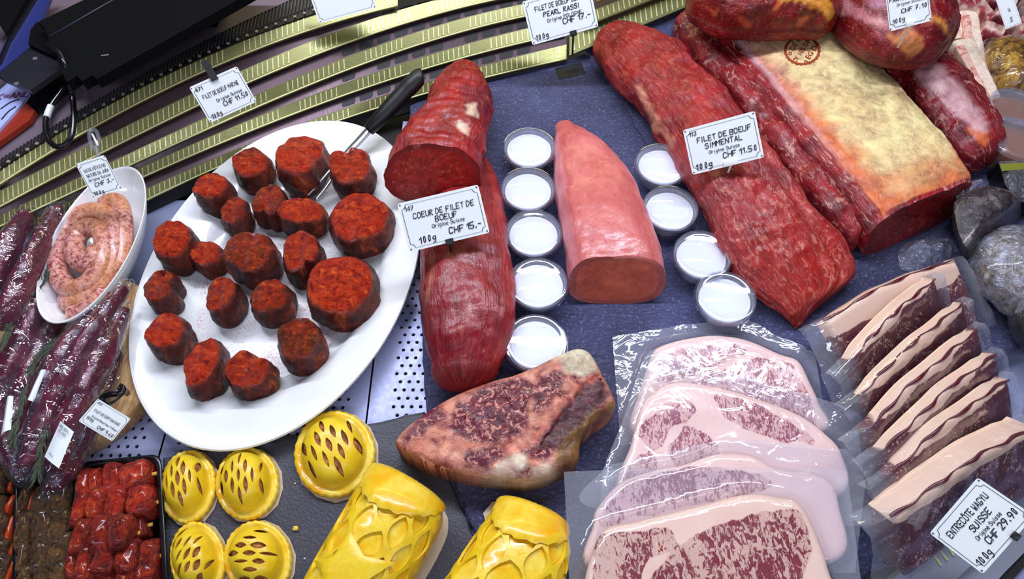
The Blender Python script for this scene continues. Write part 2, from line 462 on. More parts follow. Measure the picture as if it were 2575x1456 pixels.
def film(name, milk=.06, gloss=.5, rough=.09, scale=70, strength=.7, tint=(.95, .96, 1, 1)):
    b = NB(name); ob = b.coord('Object')
    n1 = b.noise(ob, scale, 3, .55, .8); n2 = b.noise(ob, scale*.28, 2, .5, .5)
    nm = b.bump(b.math('ADD', b.math('MULTIPLY', n2, 1.6), n1), strength, .006)
    tr = b.n('BsdfTransparent', Color=tint).outputs[0]
    gl = b.n('BsdfGlossy', Color=(1, 1, 1, 1), Roughness=rough, Normal=nm).outputs[0]
    df = b.n('BsdfDiffuse', Color=(.85, .86, .95, 1), Normal=nm).outputs[0]
    lw = b.math('POWER', b.n('LayerWeight', Blend=.5, Normal=nm).outputs['Facing'], 3.)
    s1 = b.n('MixShader'); b.set(s1, 0, b.math('MULTIPLY_ADD', b.attr('lean', 'Fac'), .13, milk, clamp=True)); b.set(s1, 1, tr); b.set(s1, 2, df)
    s2 = b.n('MixShader'); b.set(s2, 0, b.math('MULTIPLY_ADD', lw, gloss, .06, clamp=True)); b.set(s2, 1, s1.outputs[0]); b.set(s2, 2, gl)
    b.t.links.new(s2.outputs[0], b.out.inputs[0]); return b.m
MT['film'] = film('vacuum_film', .03, .45, .07, 24, .35)
MT['film_tight'] = film('tight_vacuum_film', .015, .6, .05, 45, .7)
MT['film_milky'] = film('milky_vacuum_film', .04, .45, .09, 28, .45)
MT['cling'] = film('crumpled_film', .10, .8, .10, 110, 1.0)
MT['clear'] = film('clear_plastic', .07, .5, .05, 12, .05)
def slate():
    b = NB('slate_stone'); ob = b.coord('Object'); a = b.noise(ob, 9, 6, .65, .4); c = b.noise(b.coord('Object', (1, 2.4, 1), (0, 0, .5)), 120, 6, .7, .5); d = b.noise(ob, 330, 3, .7)
    col = b.ramp(a, [(.3, srgb(54, 54, 82)), (.55, srgb(68, 70, 106)), (.75, srgb(90, 94, 138))])
    col = b.mix(b.ramp(d, [(.56, (0, 0, 0)), (.80, (.8, .8, .8))]), col, srgb(160, 162, 220))
    nm = b.bump(b.math('ADD', b.math('MULTIPLY', a, 2.), b.math('ADD', c, b.math('MULTIPLY', d, .4))), .8, .0035)
    b.bsdf(Base_Color=col, Roughness=b.ramp(c, [(.3, .34), (.7, .62)]), Normal=nm); return b.m
MT['slate'] = slate()
def slate2():
    b = NB('grey_slate_stone'); ob = b.coord('Object'); a = b.noise(ob, 14, 5, .6); d = b.noise(ob, 420, 2, .5)
    col = b.ramp(a, [(.3, srgb(50, 50, 60)), (.75, srgb(70, 70, 82))]); col = b.mix(b.ramp(d, [(.74, (0, 0, 0)), (.80, (.6, .6, .6))]), col, srgb(170, 168, 170))
    b.bsdf(Base_Color=col, Roughness=.5, Normal=b.bump(b.math('ADD', a, d), .35, .002)); return b.m
MT['slate_grey'] = slate2()
MT['slate_edge'] = plain('slate_edge', srgb(40, 42, 52), .7)
def ceramic():
    b = NB('white_porcelain'); ob = b.coord('Object'); a = b.noise(ob, 500, 2, .5)
    b.bsdf(Base_Color=srgb(238, 240, 240), Roughness=.14, Coat_Weight=.4, Coat_Roughness=.05, Normal=b.bump(b.noise(ob, 6, 2), .03, .004)); return b.m
MT['ceramic'] = ceramic()
def dusty():
    b = NB('porcelain_with_spice_dust'); ob = b.coord('Object'); a = b.noise(ob, 420, 3, .75); c = b.noise(ob, 22, 4, .6)
    f = b.ramp(b.math('ADD', a, b.math('MULTIPLY', c, .55)), [(.80, (0, 0, 0)), (1.0, (.8, .8, .8))])
    tint = b.ramp(c, [(.4, (0, 0, 0)), (.8, (.30, .30, .30))])
    col = b.mix(tint, srgb(238, 238, 240), srgb(228, 196, 196)); col = b.mix(f, col, srgb(170, 70, 55))
    b.bsdf(Base_Color=col, Roughness=.3); return b.m
MT['dusty'] = dusty()
def steel(name, col, rough=.3, metal=1., sc=(4, 300, 4)):
    b = NB(name); v = b.coord('Object', sc); a = b.noise(v, 3, 4, .6)
    b.bsdf(Base_Color=b.mix(a, col, tuple(c*.8 for c in col[:3])+(1,)), Roughness=b.ramp(a, [(.2, rough*.8), (.8, rough*1.3)]), Metallic=metal, Normal=b.bump(a, .06, .001)); return b.m
MT['rail'] = steel('rail_steel', (.42, .44, .52, 1), .32, .35, (40, 40, 40))
MT['steel'] = steel('brushed_steel', (.72, .73, .78, 1), .28)
MT['tray_steel'] = steel('tray_steel', srgb(164, 170, 206), .40, .3, (60, 60, 60))
MT['slat'] = steel('reflection_tinted_steel', (.27, .27, .10, 1), .32, .6, (60, 200, 60))  # yellow light mirrored in the slats is put into the steel colour
MT['rib'] = plain('reflected_stripe_steel', (.74, .74, .34, 1), .30, .35)  # pale yellow of reflected light stripes, painted onto the added ribs
MT['recess'] = steel('mauve_steel', srgb(92, 72, 80), .36, .5, (200, 30, 30))
MT['ledge'] = plain('mauve_ledge_paint', srgb(104, 88, 100), .55)
MT['black'] = plain('black_plastic', srgb(9, 9, 12), .45)
MT['matte_black'] = plain('matte_black_paint', srgb(7, 7, 9), .9, Specular_IOR_Level=.1)
MT['black_gloss'] = plain('glossy_black_plastic', srgb(17, 17, 22), .22)
MT['void'] = plain('dark_metal', srgb(22, 22, 24), .6)
MT['navy'] = plain('dark_blue_plastic', srgb(40, 46, 104), .35)
MT['tagwhite'] = plain('white_card_plastic', srgb(232, 238, 238), .35)
MT['ink'] = plain('black_marker_ink', srgb(20, 18, 30), .6)
MT['border'] = plain('printed_border_ink', srgb(70, 78, 70), .6)
MT['sauce'] = plain('white_sauce', srgb(250, 250, 250), .35)
MT['paper'] = plain('baking_paper', srgb(196, 178, 150), .6)
MT['stick'] = plain('bamboo', srgb(226, 160, 70), .55)
MT['label'] = plain('white_sticker', srgb(226, 234, 238), .4)
MT['orange'] = plain('orange_print', srgb(140, 38, 14), .4)
MT['bone'] = None
NB.gain = 1.7
def pastry():
    b = NB('egg_washed_dough'); ob = b.coord('Object'); a = b.noise(ob, 45, 4, .6, .3); c = b.noise(ob, 12, 3, .5)
    col = b.ramp(a, [(.28, srgb(240, 178, 16)), (.5, srgb(238, 198, 40)), (.75, srgb(244, 216, 84))])
    b.bsdf(Base_Color=col, Roughness=b.ramp(c, [(.3, .16), (.7, .4)]), Normal=b.bump(a, .25, .002), Coat_Weight=.35, Coat_Roughness=.1); return b.m
MT['dough'] = pastry()
def pastry2():
    b = NB('matte_dough'); ob = b.coord('Object'); a = b.noise(ob, 60, 4, .6, .3)
    b.bsdf(Base_Color=b.ramp(a, [(.3, srgb(230, 190, 18)), (.7, srgb(242, 210, 46))]), Roughness=.38, Normal=b.bump(a, .2, .002), Coat_Weight=.15, Coat_Roughness=.2); return b.m
MT['dough_matte'] = pastry2()
def filling():
    b = NB('meat_filling'); ob = b.coord('Object'); a = b.noise(ob, 160, 5, .7, .5)
    b.bsdf(Base_Color=b.ramp(a, [(.3, srgb(120, 66, 30)), (.6, srgb(190, 120, 66)), (.8, srgb(216, 160, 110))]), Roughness=.3, Normal=b.bump(a, .8, .003)); return b.m
MT['filling'] = filling()
def marinade():
    b = NB('paprika_marinade'); ob = b.coord('Object'); top = b.attr('lean', 'Fac'); k = b.n('ObjectInfo').outputs['Color']
    a = b.noise(ob, 120, 8, .75, 1.); c = b.noise(ob, 330, 4, .75); w = b.noise(b.coord('Object', (1, 1, .35)), 70, 4, .6, .6)
    red = b.ramp(a, [(.25, srgb(84, 12, 6)), (.42, srgb(168, 34, 14)), (.6, srgb(204, 60, 22)), (.78, srgb(232, 112, 44))])
    brown = b.ramp(w, [(.25, srgb(36, 11, 9)), (.5, srgb(84, 22, 14)), (.7, srgb(118, 38, 18)), (.84, srgb(200, 84, 24))])
    dk = b.ramp(a, [(.3, srgb(48, 26, 12)), (.6, srgb(104, 42, 18)), (.78, srgb(180, 88, 30))])
    sep = b.n('SeparateColor', Color=k).outputs[0]
    topc = b.mix(b.math('MULTIPLY', sep, b.ramp(b.noise(ob, 40, 4, .6), [(.3, 0.4), (.6, 1.)])), red, dk)
    col = b.mix(top, brown, topc)
    col = b.mix(b.math('MULTIPLY', b.ramp(c, [(.70, (0, 0, 0)), (.82, (.75, .75, .75))]), b.math('MULTIPLY_ADD', top, .8, .2)), col, srgb(226, 116, 44))
    h = b.math('ADD', a, b.math('MULTIPLY', c, .8))
    b.bsdf(Base_Color=col, Roughness=b.ramp(c, [(.3, .2), (.7, .4)]), Normal=b.bump(h, .7, .005), Coat_Weight=b.math('MULTIPLY_ADD', top, .60, .12), Coat_Roughness=.13, Coat_Normal=b.bump(h, .65, .005), Specular_IOR_Level=.2); return b.m
MT['marinade'] = marinade()
def cubes(name, stops, seeds=None):
    b = NB(name); ob = b.coord('Object'); a = b.noise(ob, 80, 6, .7, .8); c = b.noise(ob, 300, 4, .75)
    col = b.ramp(a, stops)
    if seeds: col = b.mix(b.ramp(c, [(.62, (0, 0, 0)), (.74, (.9, .9, .9))]), col, b.ramp(b.noise(ob, 45, 3), seeds, 'CONSTANT'))
    b.bsdf(Base_Color=col, Roughness=.26, Normal=b.bump(b.math('ADD', a, b.math('MULTIPLY', c, .7)), .8, .004), Coat_Weight=.4, Coat_Roughness=.12); return b.m
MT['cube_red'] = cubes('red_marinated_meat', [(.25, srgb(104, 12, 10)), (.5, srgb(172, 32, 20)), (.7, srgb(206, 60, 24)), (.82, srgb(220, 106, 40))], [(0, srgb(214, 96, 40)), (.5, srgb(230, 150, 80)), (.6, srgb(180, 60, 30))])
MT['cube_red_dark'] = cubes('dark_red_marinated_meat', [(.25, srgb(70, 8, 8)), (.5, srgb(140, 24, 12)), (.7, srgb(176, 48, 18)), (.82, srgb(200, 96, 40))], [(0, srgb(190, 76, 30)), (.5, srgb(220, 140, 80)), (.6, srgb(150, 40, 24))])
MT['cube_herb'] = cubes('herb_crusted_meat', [(.25, srgb(46, 26, 14)), (.5, srgb(90, 60, 36)), (.7, srgb(126, 88, 44)), (.82, srgb(150, 78, 30))], [(0, srgb(40, 78, 26)), (.47, srgb(190, 170, 110)), (.56, srgb(60, 96, 34))])
MT['pepper'] = plain('red_pepper_piece', srgb(176, 60, 24), .3)
def sausage():
    b = NB('raw_sausage'); ob = b.coord('Object'); a = b.noise(ob, 210, 4, .65, .4); g = b.noise(ob, 22, 3, .5)
    col = b.ramp(a, [(.3, srgb(136, 62, 58)), (.48, srgb(196, 124, 116)), (.62, srgb(222, 166, 158)), (.78, srgb(214, 140, 92))])
    col = b.mix(b.ramp(g, [(.42, (0, 0, 0)), (.75, (.55, .55, .55))]), col, srgb(212, 146, 84))
    b.bsdf(Base_Color=col, Roughness=.34, Normal=b.bump(a, .15, .001), Coat_Weight=.2, Coat_Roughness=.15); return b.m
MT['sausage'] = sausage()
def wood():
    b = NB('pale_wood'); ob = b.coord('Object', (6, 1, 1), (0, 0, .7)); a = b.noise(ob, 26, 5, .6, 1.2)
    b.bsdf(Base_Color=b.ramp(a, [(.3, srgb(176, 132, 82)), (.6, srgb(208, 168, 112)), (.8, srgb(222, 186, 134))]), Roughness=.6, Normal=b.bump(a, .2, .002)); return b.m
MT['wood'] = wood()
def venison():
    b = NB('venison_muscle'); ob = b.coord('UV', (14, 60, 1)); a = b.noise(ob, 2., 4, .6, .6); o2 = b.coord('Object'); c = b.noise(o2, 60, 3, .6, 1.)
    b.bsdf(Base_Color=b.ramp(a, [(.3, srgb(66, 8, 30)), (.6, srgb(104, 16, 44)), (.8, srgb(132, 30, 58))]), Roughness=.3, Normal=b.bump(a, .3, .003), Coat_Weight=.5, Coat_Roughness=.08, Coat_Normal=b.bump(c, .5, .006)); return b.m
MT['venison'] = venison()
def bone():
    b = NB('sawn_bone'); ob = b.coord('Object'); a = b.noise(ob, 110, 4, .6)
    b.bsdf(Base_Color=b.ramp(a, [(.3, srgb(226, 196, 176)), (.6, srgb(240, 222, 204))]), Roughness=.5, Normal=b.bump(a, .2, .002)); return b.m
MT['bone'] = bone()
def marrow():
    b = NB('bone_marrow'); ob = b.coord('Object'); a = b.noise(ob, 90, 5, .7, .6)
    b.bsdf(Base_Color=b.ramp(a, [(.3, srgb(206, 104, 100)), (.5, srgb(236, 184, 168)), (.75, srgb(244, 214, 196))]), Roughness=.4, Normal=b.bump(a, .3, .002)); return b.m
MT['marrow'] = marrow()
def amber():
    b = NB('golden_crust'); ob = b.coord('Object', (1, 1, .4)); a = b.noise(ob, 60, 5, .65, 1.)
    b.bsdf(Base_Color=b.ramp(a, [(.3, srgb(70, 40, 8)), (.5, srgb(160, 110, 24)), (.7, srgb(206, 160, 50))]), Roughness=.24, Normal=b.bump(a, .7, .004), Coat_Weight=.5, Coat_Roughness=.1); return b.m
MT['amber'] = amber()
def darkcheese():
    b = NB('dark_dried_meat'); ob = b.coord('Object', (1, 1, 3), (.4, .2, 0)); a = b.noise(ob, 60, 6, .7, 1.2)
    b.bsdf(Base_Color=b.ramp(a, [(.3, srgb(34, 28, 32)), (.55, srgb(66, 58, 62)), (.78, srgb(128, 112, 108))]), Roughness=.32, Normal=b.bump(a, .4, .003), Coat_Weight=.3, Coat_Roughness=.12); return b.m
MT['dried'] = darkcheese()
def wrapped():
    b = NB('wrapped_pale_meat'); ob = b.coord('Object'); a = b.noise(ob, 55, 6, .7, 1.5)
    b.bsdf(Base_Color=b.ramp(a, [(.3, srgb(110, 96, 84)), (.5, srgb(170, 158, 150)), (.7, srgb(200, 204, 220))]), Roughness=.25, Normal=b.bump(a, 1., .008), Coat_Weight=.6, Coat_Roughness=.1); return b.m
MT['wrapped'] = wrapped()
MT['brown_jelly'] = plain('brown_chutney', srgb(156, 84, 22), .2)
MT['rosemary'] = plain('rosemary_leaf', srgb(66, 78, 62), .5)
MT['lid'] = film('lid_plastic', .03, .9, .05, 12, .08)
MT['stem'] = plain('rosemary_stem', srgb(84, 84, 50), .6)
MT['stamp'] = plain('brown_stamp_ink', srgb(150, 62, 26), .5)
MT['crumb'] = plain('dough_crumb', srgb(226, 190, 70), .5)
MT['pale_crumb'] = plain('pale_crumb', srgb(200, 196, 190), .6)
MT['screen'] = plain('printed_leaflet', srgb(170, 180, 232), .35)
# ------------------------------------------------------------------ the counter (setting)
deck = prism('floor', [(-1.3, -.5), (1.3, -.5), (1.3, 1.3), (-1.3, 1.3)], -.12, -.034, MT['void']); tag(deck, 'dark well of the refrigerated counter under the trays', kind='structure')
ZT = -.012                                                   # top of the steel trays
def perforated_tray(name, x0, x1, y0, y1, label, hx0, hx1, hy0, hy1):
    """steel tray whose middle is a net of real round holes"""
    v = []; f = []
    p = .0095; r = .0021
    ny = int((hy1-hy0)/p); nx = int((hx1-hx0)/p)
    if ny > 0 and nx > 0:
        hy1 = hy0+ny*p; hx1 = hx0+(nx+.5)*p
        for j in range(ny):
            off = (p/2 if j % 2 else 0)
            for i in range(nx):
                cx = hx0+off+(i+.5)*p; cy = hy0+(j+.5)*p; b = len(v)
                for k in range(8):
                    a = PI/4*k; s = max(abs(math.cos(a)), abs(math.sin(a)))
                    v.append((cx+p/2*math.cos(a)/s, cy+p/2*math.sin(a)/s, ZT)); 
                for k in range(8):
                    a = PI/4*k+.0; v.append((cx+r*math.cos(a), cy+r*math.sin(a), ZT))
                for k in range(8):
                    a = PI/4*k; v.append((cx+r*math.cos(a), cy+r*math.sin(a), ZT-.003))
                for k in range(8):
                    q = (k+1) % 8
                    f.append((b+k, b+q, b+8+q, b+8+k)); f.append((b+8+k, b+8+q, b+16+q, b+16+k))
            a0 = len(v); y_ = hy0+j*p
            if off: v += [(hx0, y_, ZT), (hx0+off, y_, ZT), (hx0+off, y_+p, ZT), (hx0, y_+p, ZT)]
            else: v += [(hx1-p/2, y_, ZT), (hx1, y_, ZT), (hx1, y_+p, ZT), (hx1-p/2, y_+p, ZT)]
            f.append((a0, a0+1, a0+2, a0+3))
    def q(a, b, c, d):
        k = len(v); v.extend([(a, b, ZT), (c, b, ZT), (c, d, ZT), (a, d, ZT)]); f.append((k, k+1, k+2, k+3))
    q(x0, y0, x1, hy0); q(x0, hy1, x1, y1); q(x0, hy0, hx0, hy1); q(hx1, hy0, x1, hy1)
    t = thing(name, ((x0+x1)/2, (y0+y1)/2, ZT-.02), label, 'tray', kind='structure')
    o = mk('perforated_sheet', v, f, MT['tray_steel'], t, smooth=False, recalc=False)
    rim = []
    for (a, b, c, d) in ((x0, y0, x0+.0015, y1), (x1-.0015, y0, x1, y1), (x0, y0, x1, y0+.0015), (x0, y1-.0015, x1, y1)):
        pass
    w = []; g = []
    loop = [(x0, y0), (x1, y0), (x1, y1), (x0, y1)]
    for (x, y) in loop: w += [(x, y, ZT), (x, y, ZT-.02)]
    for i in range(4):
        j = (i+1) % 4; g.append((2*i, 2*j, 2*j+1, 2*i+1))
    mk('folded_edge', w, g, MT['steel'], t, smooth=False)
    return t
sA = U(410, 1110, ZT).x; sB = U(927, 1010, ZT).x
perforated_tray('floor_tray', -.95, sA-.001, -.42, .14, 'perforated steel tray under the wooden board', -.50, sA-.012, -.30, .0)
perforated_tray('floor_tray', sA+.001, sB-.001, -.42, .20, 'perforated steel tray under the white oval platter', sA+.012, sB-.014, -.22, .10)
perforated_tray('floor_tray', sB+.001, .95, -.42, .28, 'perforated steel tray under the middle slate', sB+.022, sB+.16, -.20, .22)
# ventilation slats along the back: a curved run of steel louvres
def fit(pts, deg=3):
    a = np.array(pts, float); return np.poly1d(np.polyfit(a[:, 0], a[:, 1], deg))
bands = {
 'a': ([(34, 402), (206, 300), (343, 226), (481, 155), (687, 69), (900, 5), (1000, -30)], [(34, 440), (206, 338), (343, 263), (481, 192), (687, 106), (890, 47), (1000, 12)]),
 'b': ([(34, 460), (172, 392), (275, 340), (378, 285), (498, 230), (700, 131), (892, 66), (1008, 26), (1133, -10), (1320, -45)], [(34, 500), (172, 430), (275, 378), (378, 320), (498, 265), (700, 175), (892, 101), (1008, 65), (1133, 25), (1320, -15)]),
 'c': ([(34, 525), (172, 457), (292, 400), (447, 330), (601, 262), (710, 203), (910, 129), (1032, 87), (1154, 49), (1322, 10), (1420, -8)], [(34, 556), (172, 488), (292, 426), (447, 362), (601, 297), (710, 238), (910, 161), (1032, 121), (1154, 80), (1322, 42), (1420, 24)]),
 'd': ([(34, 575), (172, 503), (300, 448), (447, 381), (567, 327), (714, 262), (941, 185), (1057, 147), (1179, 108), (1326, 70), (1420, 52)], [(34, 603), (172, 528), (300, 474), (447, 408), (567, 356), (714, 297), (941, 213), (1057, 175), (1179, 143), (1326, 105), (1420, 85)]),
 'e': ([(300, 506), (500, 418), (700, 330), (840, 280), (973, 239), (1120, 193), (1238, 158), (1420, 113)], [(300, 536), (500, 447), (700, 357), (840, 304), (973, 265), (1120, 222), (1238, 194), (1420, 148)]),
}
zb = {'a': .085, 'b': .066, 'c': .047, 'd': .028, 'e': .009}
keys = 'abcde'
wall = thing('wall_back', U(700, 200, .02), 'curved run of steel ventilation louvres along the back of the counter', None, kind='structure')
fits = {k: (fit(u), fit(l)) for k, (u, l) in bands.items()}
def strip(name, top, bot, ztop, zbot, xs, mat, parent, lip=.004, smooth=True):
    v = []; f = []
    for x in xs:
        v.append(U(x, top(x), ztop)); v.append(U(x, bot(x), zbot)); q = U(x, bot(x), zbot); v.append(Vector((q.x, q.y+.002, q.z-lip)))
        q = U(x, top(x), ztop); v.append(Vector((q.x, q.y+.004, q.z-lip)))
    n = len(xs)
    for i in range(n-1):
        for a, b in ((0, 1), (1, 2), (2, 3), (3, 0)): f.append((i*4+a, i*4+b, i*4+4+b, i*4+4+a))
    f.append((0, 1, 2, 3)); k = 4*(n-1); f.append((k+3, k+2, k+1, k))
    return mk(name, v, f, mat, parent, smooth=smooth, sharp=30)
rnd = random.Random(3)
for bi, k in enumerate(keys):
    up, lo = fits[k]; x0 = {'a': -40, 'b': -40, 'c': -40, 'd': -40, 'e': 300}[k]; x1 = {'a': 1000, 'b': 1320, 'c': 1425, 'd': 1425, 'e': 1425}[k]
    xs = np.linspace(x0, x1, 48)
    s = strip('slat', up, lo, zb[k]+.010, zb[k], xs, MT['slat'], wall)
    # stripes of reflected light, shaped as added ribs in runs with plain gaps
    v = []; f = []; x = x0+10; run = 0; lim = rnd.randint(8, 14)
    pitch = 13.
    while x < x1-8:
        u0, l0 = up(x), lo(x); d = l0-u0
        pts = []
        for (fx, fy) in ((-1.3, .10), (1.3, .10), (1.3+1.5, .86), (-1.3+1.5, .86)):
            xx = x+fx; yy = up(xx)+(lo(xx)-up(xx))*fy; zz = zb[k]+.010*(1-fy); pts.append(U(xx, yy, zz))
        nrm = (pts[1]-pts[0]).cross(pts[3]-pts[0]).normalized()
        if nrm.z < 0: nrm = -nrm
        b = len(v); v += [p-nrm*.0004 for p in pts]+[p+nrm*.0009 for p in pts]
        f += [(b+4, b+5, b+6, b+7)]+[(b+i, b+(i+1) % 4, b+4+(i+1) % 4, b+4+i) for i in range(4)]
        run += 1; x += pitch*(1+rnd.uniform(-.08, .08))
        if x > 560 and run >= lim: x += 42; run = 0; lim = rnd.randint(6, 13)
    o = mk('rib', v, f, MT['rib'], s, smooth=False); o['kind'] = 'stuff'  # added ribs standing in for reflected light stripes
    tube('lip_highlight', [U(x_, lo(x_)-.5, zb[k]+.0004) for x_ in xs], .0011, MT['rib'], s, seg=6)  # bright line on the lower lip, painted as an added pale tube
    # recessed band below this slat, with dark drain slots
    if bi < 4:
        up2 = fits[keys[bi+1]][0]; k2 = keys[bi+1]
        xs2 = np.linspace(max(x0, {'e': 300}.get(k2, -40)), min(x1, 1425), 40)
        r = strip('recess_band', lambda x: lo(x)+1, lambda x: up2(x)+2, zb[k]-.006, zb[k2]+.007, xs2, MT['recess'], wall, lip=.003)
        v = []; f = []
        xx = 860 if bi > 0 else 960
        while xx < 1380:
            if rnd.random() < .9:
                y0_, y1_ = lo(xx)+1, up2(xx)+2
                def pt(x_, fr): return U(x_, (lo(x_)+1)*(1-fr)+(up2(x_)+2)*fr, (zb[k]-.006)*(1-fr)+(zb[k2]+.007)*fr+.0005)
                b = len(v); L = 34
                pp = [pt(xx, .45), pt(xx+3, .3), pt(xx+L-3, .3), pt(xx+L, .45), pt(xx+L, .65), pt(xx+L-3, .8), pt(xx+3, .8), pt(xx, .65)]
                v += pp; f.append(tuple(range(b, b+8)))
            xx += 44
        o = mk('drain_slot', v, f, MT['void'], r, smooth=False, recalc=False); o['kind'] = 'stuff'
# front foot of the vent
lo = fits['e'][1]
xs = np.linspace(300, 1425, 30); strip('foot_band', lambda x: lo(x)+1, lambda x: lo(x)+34, .004, -.010, xs, MT['void'], wall)
lo = fits['d'][1]
xs = np.linspace(-40, 420, 14); strip('foot_band', lambda x: lo(x)+1, lambda x: lo(x)+26, .018, .010, xs, MT['recess'], wall)
# second run of louvres past the corner
w2 = thing('wall_side', U(1560, 60, .02), 'shorter run of steel louvres past the corner behind the slates', None, kind='structure')
for (u, l, z, xa, xb) in (([(1420, 95), (1800, -55)], [(1440, 136), (1800, -14)], .02, 1432, 1800), ([(1480, 30), (1800, -95)], [(1480, 62), (1800, -66)], .045, 1480, 1800), ([(1500, -25), (1800, -140)], [(1500, 5), (1800, -110)], .07, 1500, 1800)):
    up = fit(u, 1); lo2 = fit(l, 1); s = strip('slat', up, lo2, z+.01, z, np.linspace(xa, xb, 8), MT['slat'], w2)
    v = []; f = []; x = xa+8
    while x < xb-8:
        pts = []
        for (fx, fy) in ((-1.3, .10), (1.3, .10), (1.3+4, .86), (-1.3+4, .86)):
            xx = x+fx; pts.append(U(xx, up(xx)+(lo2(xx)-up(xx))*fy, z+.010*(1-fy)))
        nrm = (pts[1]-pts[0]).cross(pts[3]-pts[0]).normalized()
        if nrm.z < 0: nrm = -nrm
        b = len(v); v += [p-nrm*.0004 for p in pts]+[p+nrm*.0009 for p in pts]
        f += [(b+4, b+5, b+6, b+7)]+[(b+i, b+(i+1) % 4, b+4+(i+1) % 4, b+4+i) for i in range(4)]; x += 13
    o = mk('rib', v, f, MT['rib'], s, smooth=False); o['kind'] = 'stuff'  # reflected light stripes again, shaped as added ribs
for (l, u, z) in (([(1430, 60), (1800, -65)], [(1430, 98), (1800, -53)], .03), ([(1480, 4), (1800, -112)], [(1480, 32), (1800, -92)], .055)):
    strip('recess_band', fit(l, 1), fit(u, 1), z+.002, z-.002, np.linspace(1445, 1800, 8), MT['recess'], w2, lip=.002)
# grille strip and ledge above the louvres
ga = fits['a'][0]; gu = fit([(-60, 440), (34, 384), (206, 273), (343, 194), (481, 122), (687, 20), (760, -12), (900, -70)])
gr = thing('trim_1', U(400, 200, .1), 'black slotted air grille strip above the steel louvres', None, kind='structure')
strip('grille_bed', gu, lambda x: ga(x)-1, .103, .097, np.linspace(-60, 900, 40), MT['black'], gr)
v = []; f = []; x = -50
while x < 880:
    pts = []
    for (fx, fy) in ((-1.5+4, .05), (1.5+4, .05), (1.5-2, .72), (-1.5-2, .72)):
        xx = x+fx; pts.append(U(xx, gu(xx)+(ga(xx)-gu(xx))*fy, .103-.006*fy))
    b = len(v); v += pts+[p+Vector((0, 0, .0022)) for p in pts]; f += [(b+4, b+5, b+6, b+7)]+[(b+i, b+(i+1) % 4, b+4+(i+1) % 4, b+4+i) for i in range(4)]; x += 9
o = mk('grille_bar', v, f, plain('grey_grille_paint', srgb(58, 54, 58), .5), gr, smooth=False); o['kind'] = 'stuff'
v = []; f = []; x = -50
while x < 880:
    p = U(x, gu(x)+(ga(x)-gu(x))*.86, .0985); b = len(v); s_ = .0016
    v += [p+Vector((a*s_, c*s_, e)) for e in (0, .0015) for a, c in ((-1, -1), (1, -1), (1, 1), (-1, 1))]; f += [(b+4, b+5, b+6, b+7)]+[(b+i, b+(i+1) % 4, b+4+(i+1) % 4, b+4+i) for i in range(4)]; x += 24
o = mk('grille_stud', v, f, plain('grille_stud_metal', srgb(150, 140, 130), .4), gr, smooth=False); o['kind'] = 'stuff'
led = [(x, gu(x)-1) for x in np.linspace(-100, 900, 30)]
pts = [U(x, y, .104) for x, y in led]; back = [Vector((p.x-.25, p.y+.35, .112)) for p in pts]
v = pts+back; f = [(i, i+1, 31+i, 30+i) for i in range(29)]
lg = mk('trim_2', v, f, MT['ledge'], recalc=False); tag(lg, 'mauve grey ledge behind the air grille', kind='structure')
# dark room behind
wb_ = mk('wall_far', [(-2.2, 1.25, -.2), (2.2, 1.25, -.2), (2.2, 1.25, 1.2), (-2.2, 1.25, 1.2)], [(0, 1, 2, 3)], plain('dark_wall', srgb(26, 24, 34), .7), recalc=False); tag(wb_, 'dark back wall beyond the counter', kind='structure')
# front steel rail
rt = thing('trim_3', U(2400, 1350, .0), 'brushed steel front rail of the counter with a folded lip', None, kind='structure')
def ribbon(name, inner, outer, za, zb_, mat, parent, n=30, th=.003):
    A = cr(inner, n); B = cr(outer, n); v = []; f = []
    for a, b in zip(A, B):
        p = U(a[0], a[1], za); q = U(b[0], b[1], zb_); v += [p, q, q-Vector((0, 0, th)), p-Vector((0, 0, th))]
    for i in range(n-1):
        for x, y in ((0, 1), (1, 2), (2, 3), (3, 0)): f.append((i*4+x, i*4+y, i*4+4+y, i*4+4+x))
    f += [(0, 1, 2, 3), (4*n-1, 4*n-2, 4*n-3, 4*n-4)]
    return mk(name, v, f, mat, parent, sharp=30)
ribbon('dark_gap', [(2100, 1530), (2180, 1450), (2400, 1262), (2575, 1085), (2680, 960)], [(2170, 1530), (2228, 1462), (2420, 1290), (2575, 1145), (2690, 1030)], .004, .008, MT['void'], rt)
rl = ribbon('steel_lip', [(2170, 1530), (2228, 1462), (2420, 1290), (2575, 1145), (2690, 1030)], [(2330, 1530), (2390, 1470), (2480, 1385), (2575, 1280), (2690, 1150)], .016, .010, MT['rail'], rt, th=.012)
ribbon('bright_edge', [(2168, 1528), (2226, 1460), (2418, 1288), (2573, 1143), (2690, 1028)], [(2176, 1532), (2233, 1466), (2424, 1294), (2579, 1149), (2696, 1034)], .0172, .0165, MT['slat'], rt, th=.001)
ribbon('lower_shelf', [(2330, 1530), (2390, 1470), (2480, 1385), (2575, 1280), (2690, 1150)], [(2440, 1560), (2500, 1470), (2575, 1390), (2700, 1260)], .0, -.004, MT['rail'], rt, th=.004)
ribbon('dark_gap', [(2440, 1560), (2500, 1470), (2575, 1390), (2700, 1260)], [(2460, 1570), (2520, 1490), (2590, 1410), (2710, 1285)], -.008, -.008, MT['void'], rt, th=.004)
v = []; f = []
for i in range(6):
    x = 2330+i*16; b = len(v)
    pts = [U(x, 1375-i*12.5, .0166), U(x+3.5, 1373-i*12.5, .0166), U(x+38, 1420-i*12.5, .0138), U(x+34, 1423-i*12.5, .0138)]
    v += pts+[p+Vector((0, 0, .0008)) for p in pts]; f += [(b+4, b+5, b+6, b+7)]+[(b+k, b+(k+1) % 4, b+4+(k+1) % 4, b+4+k) for k in range(4)]
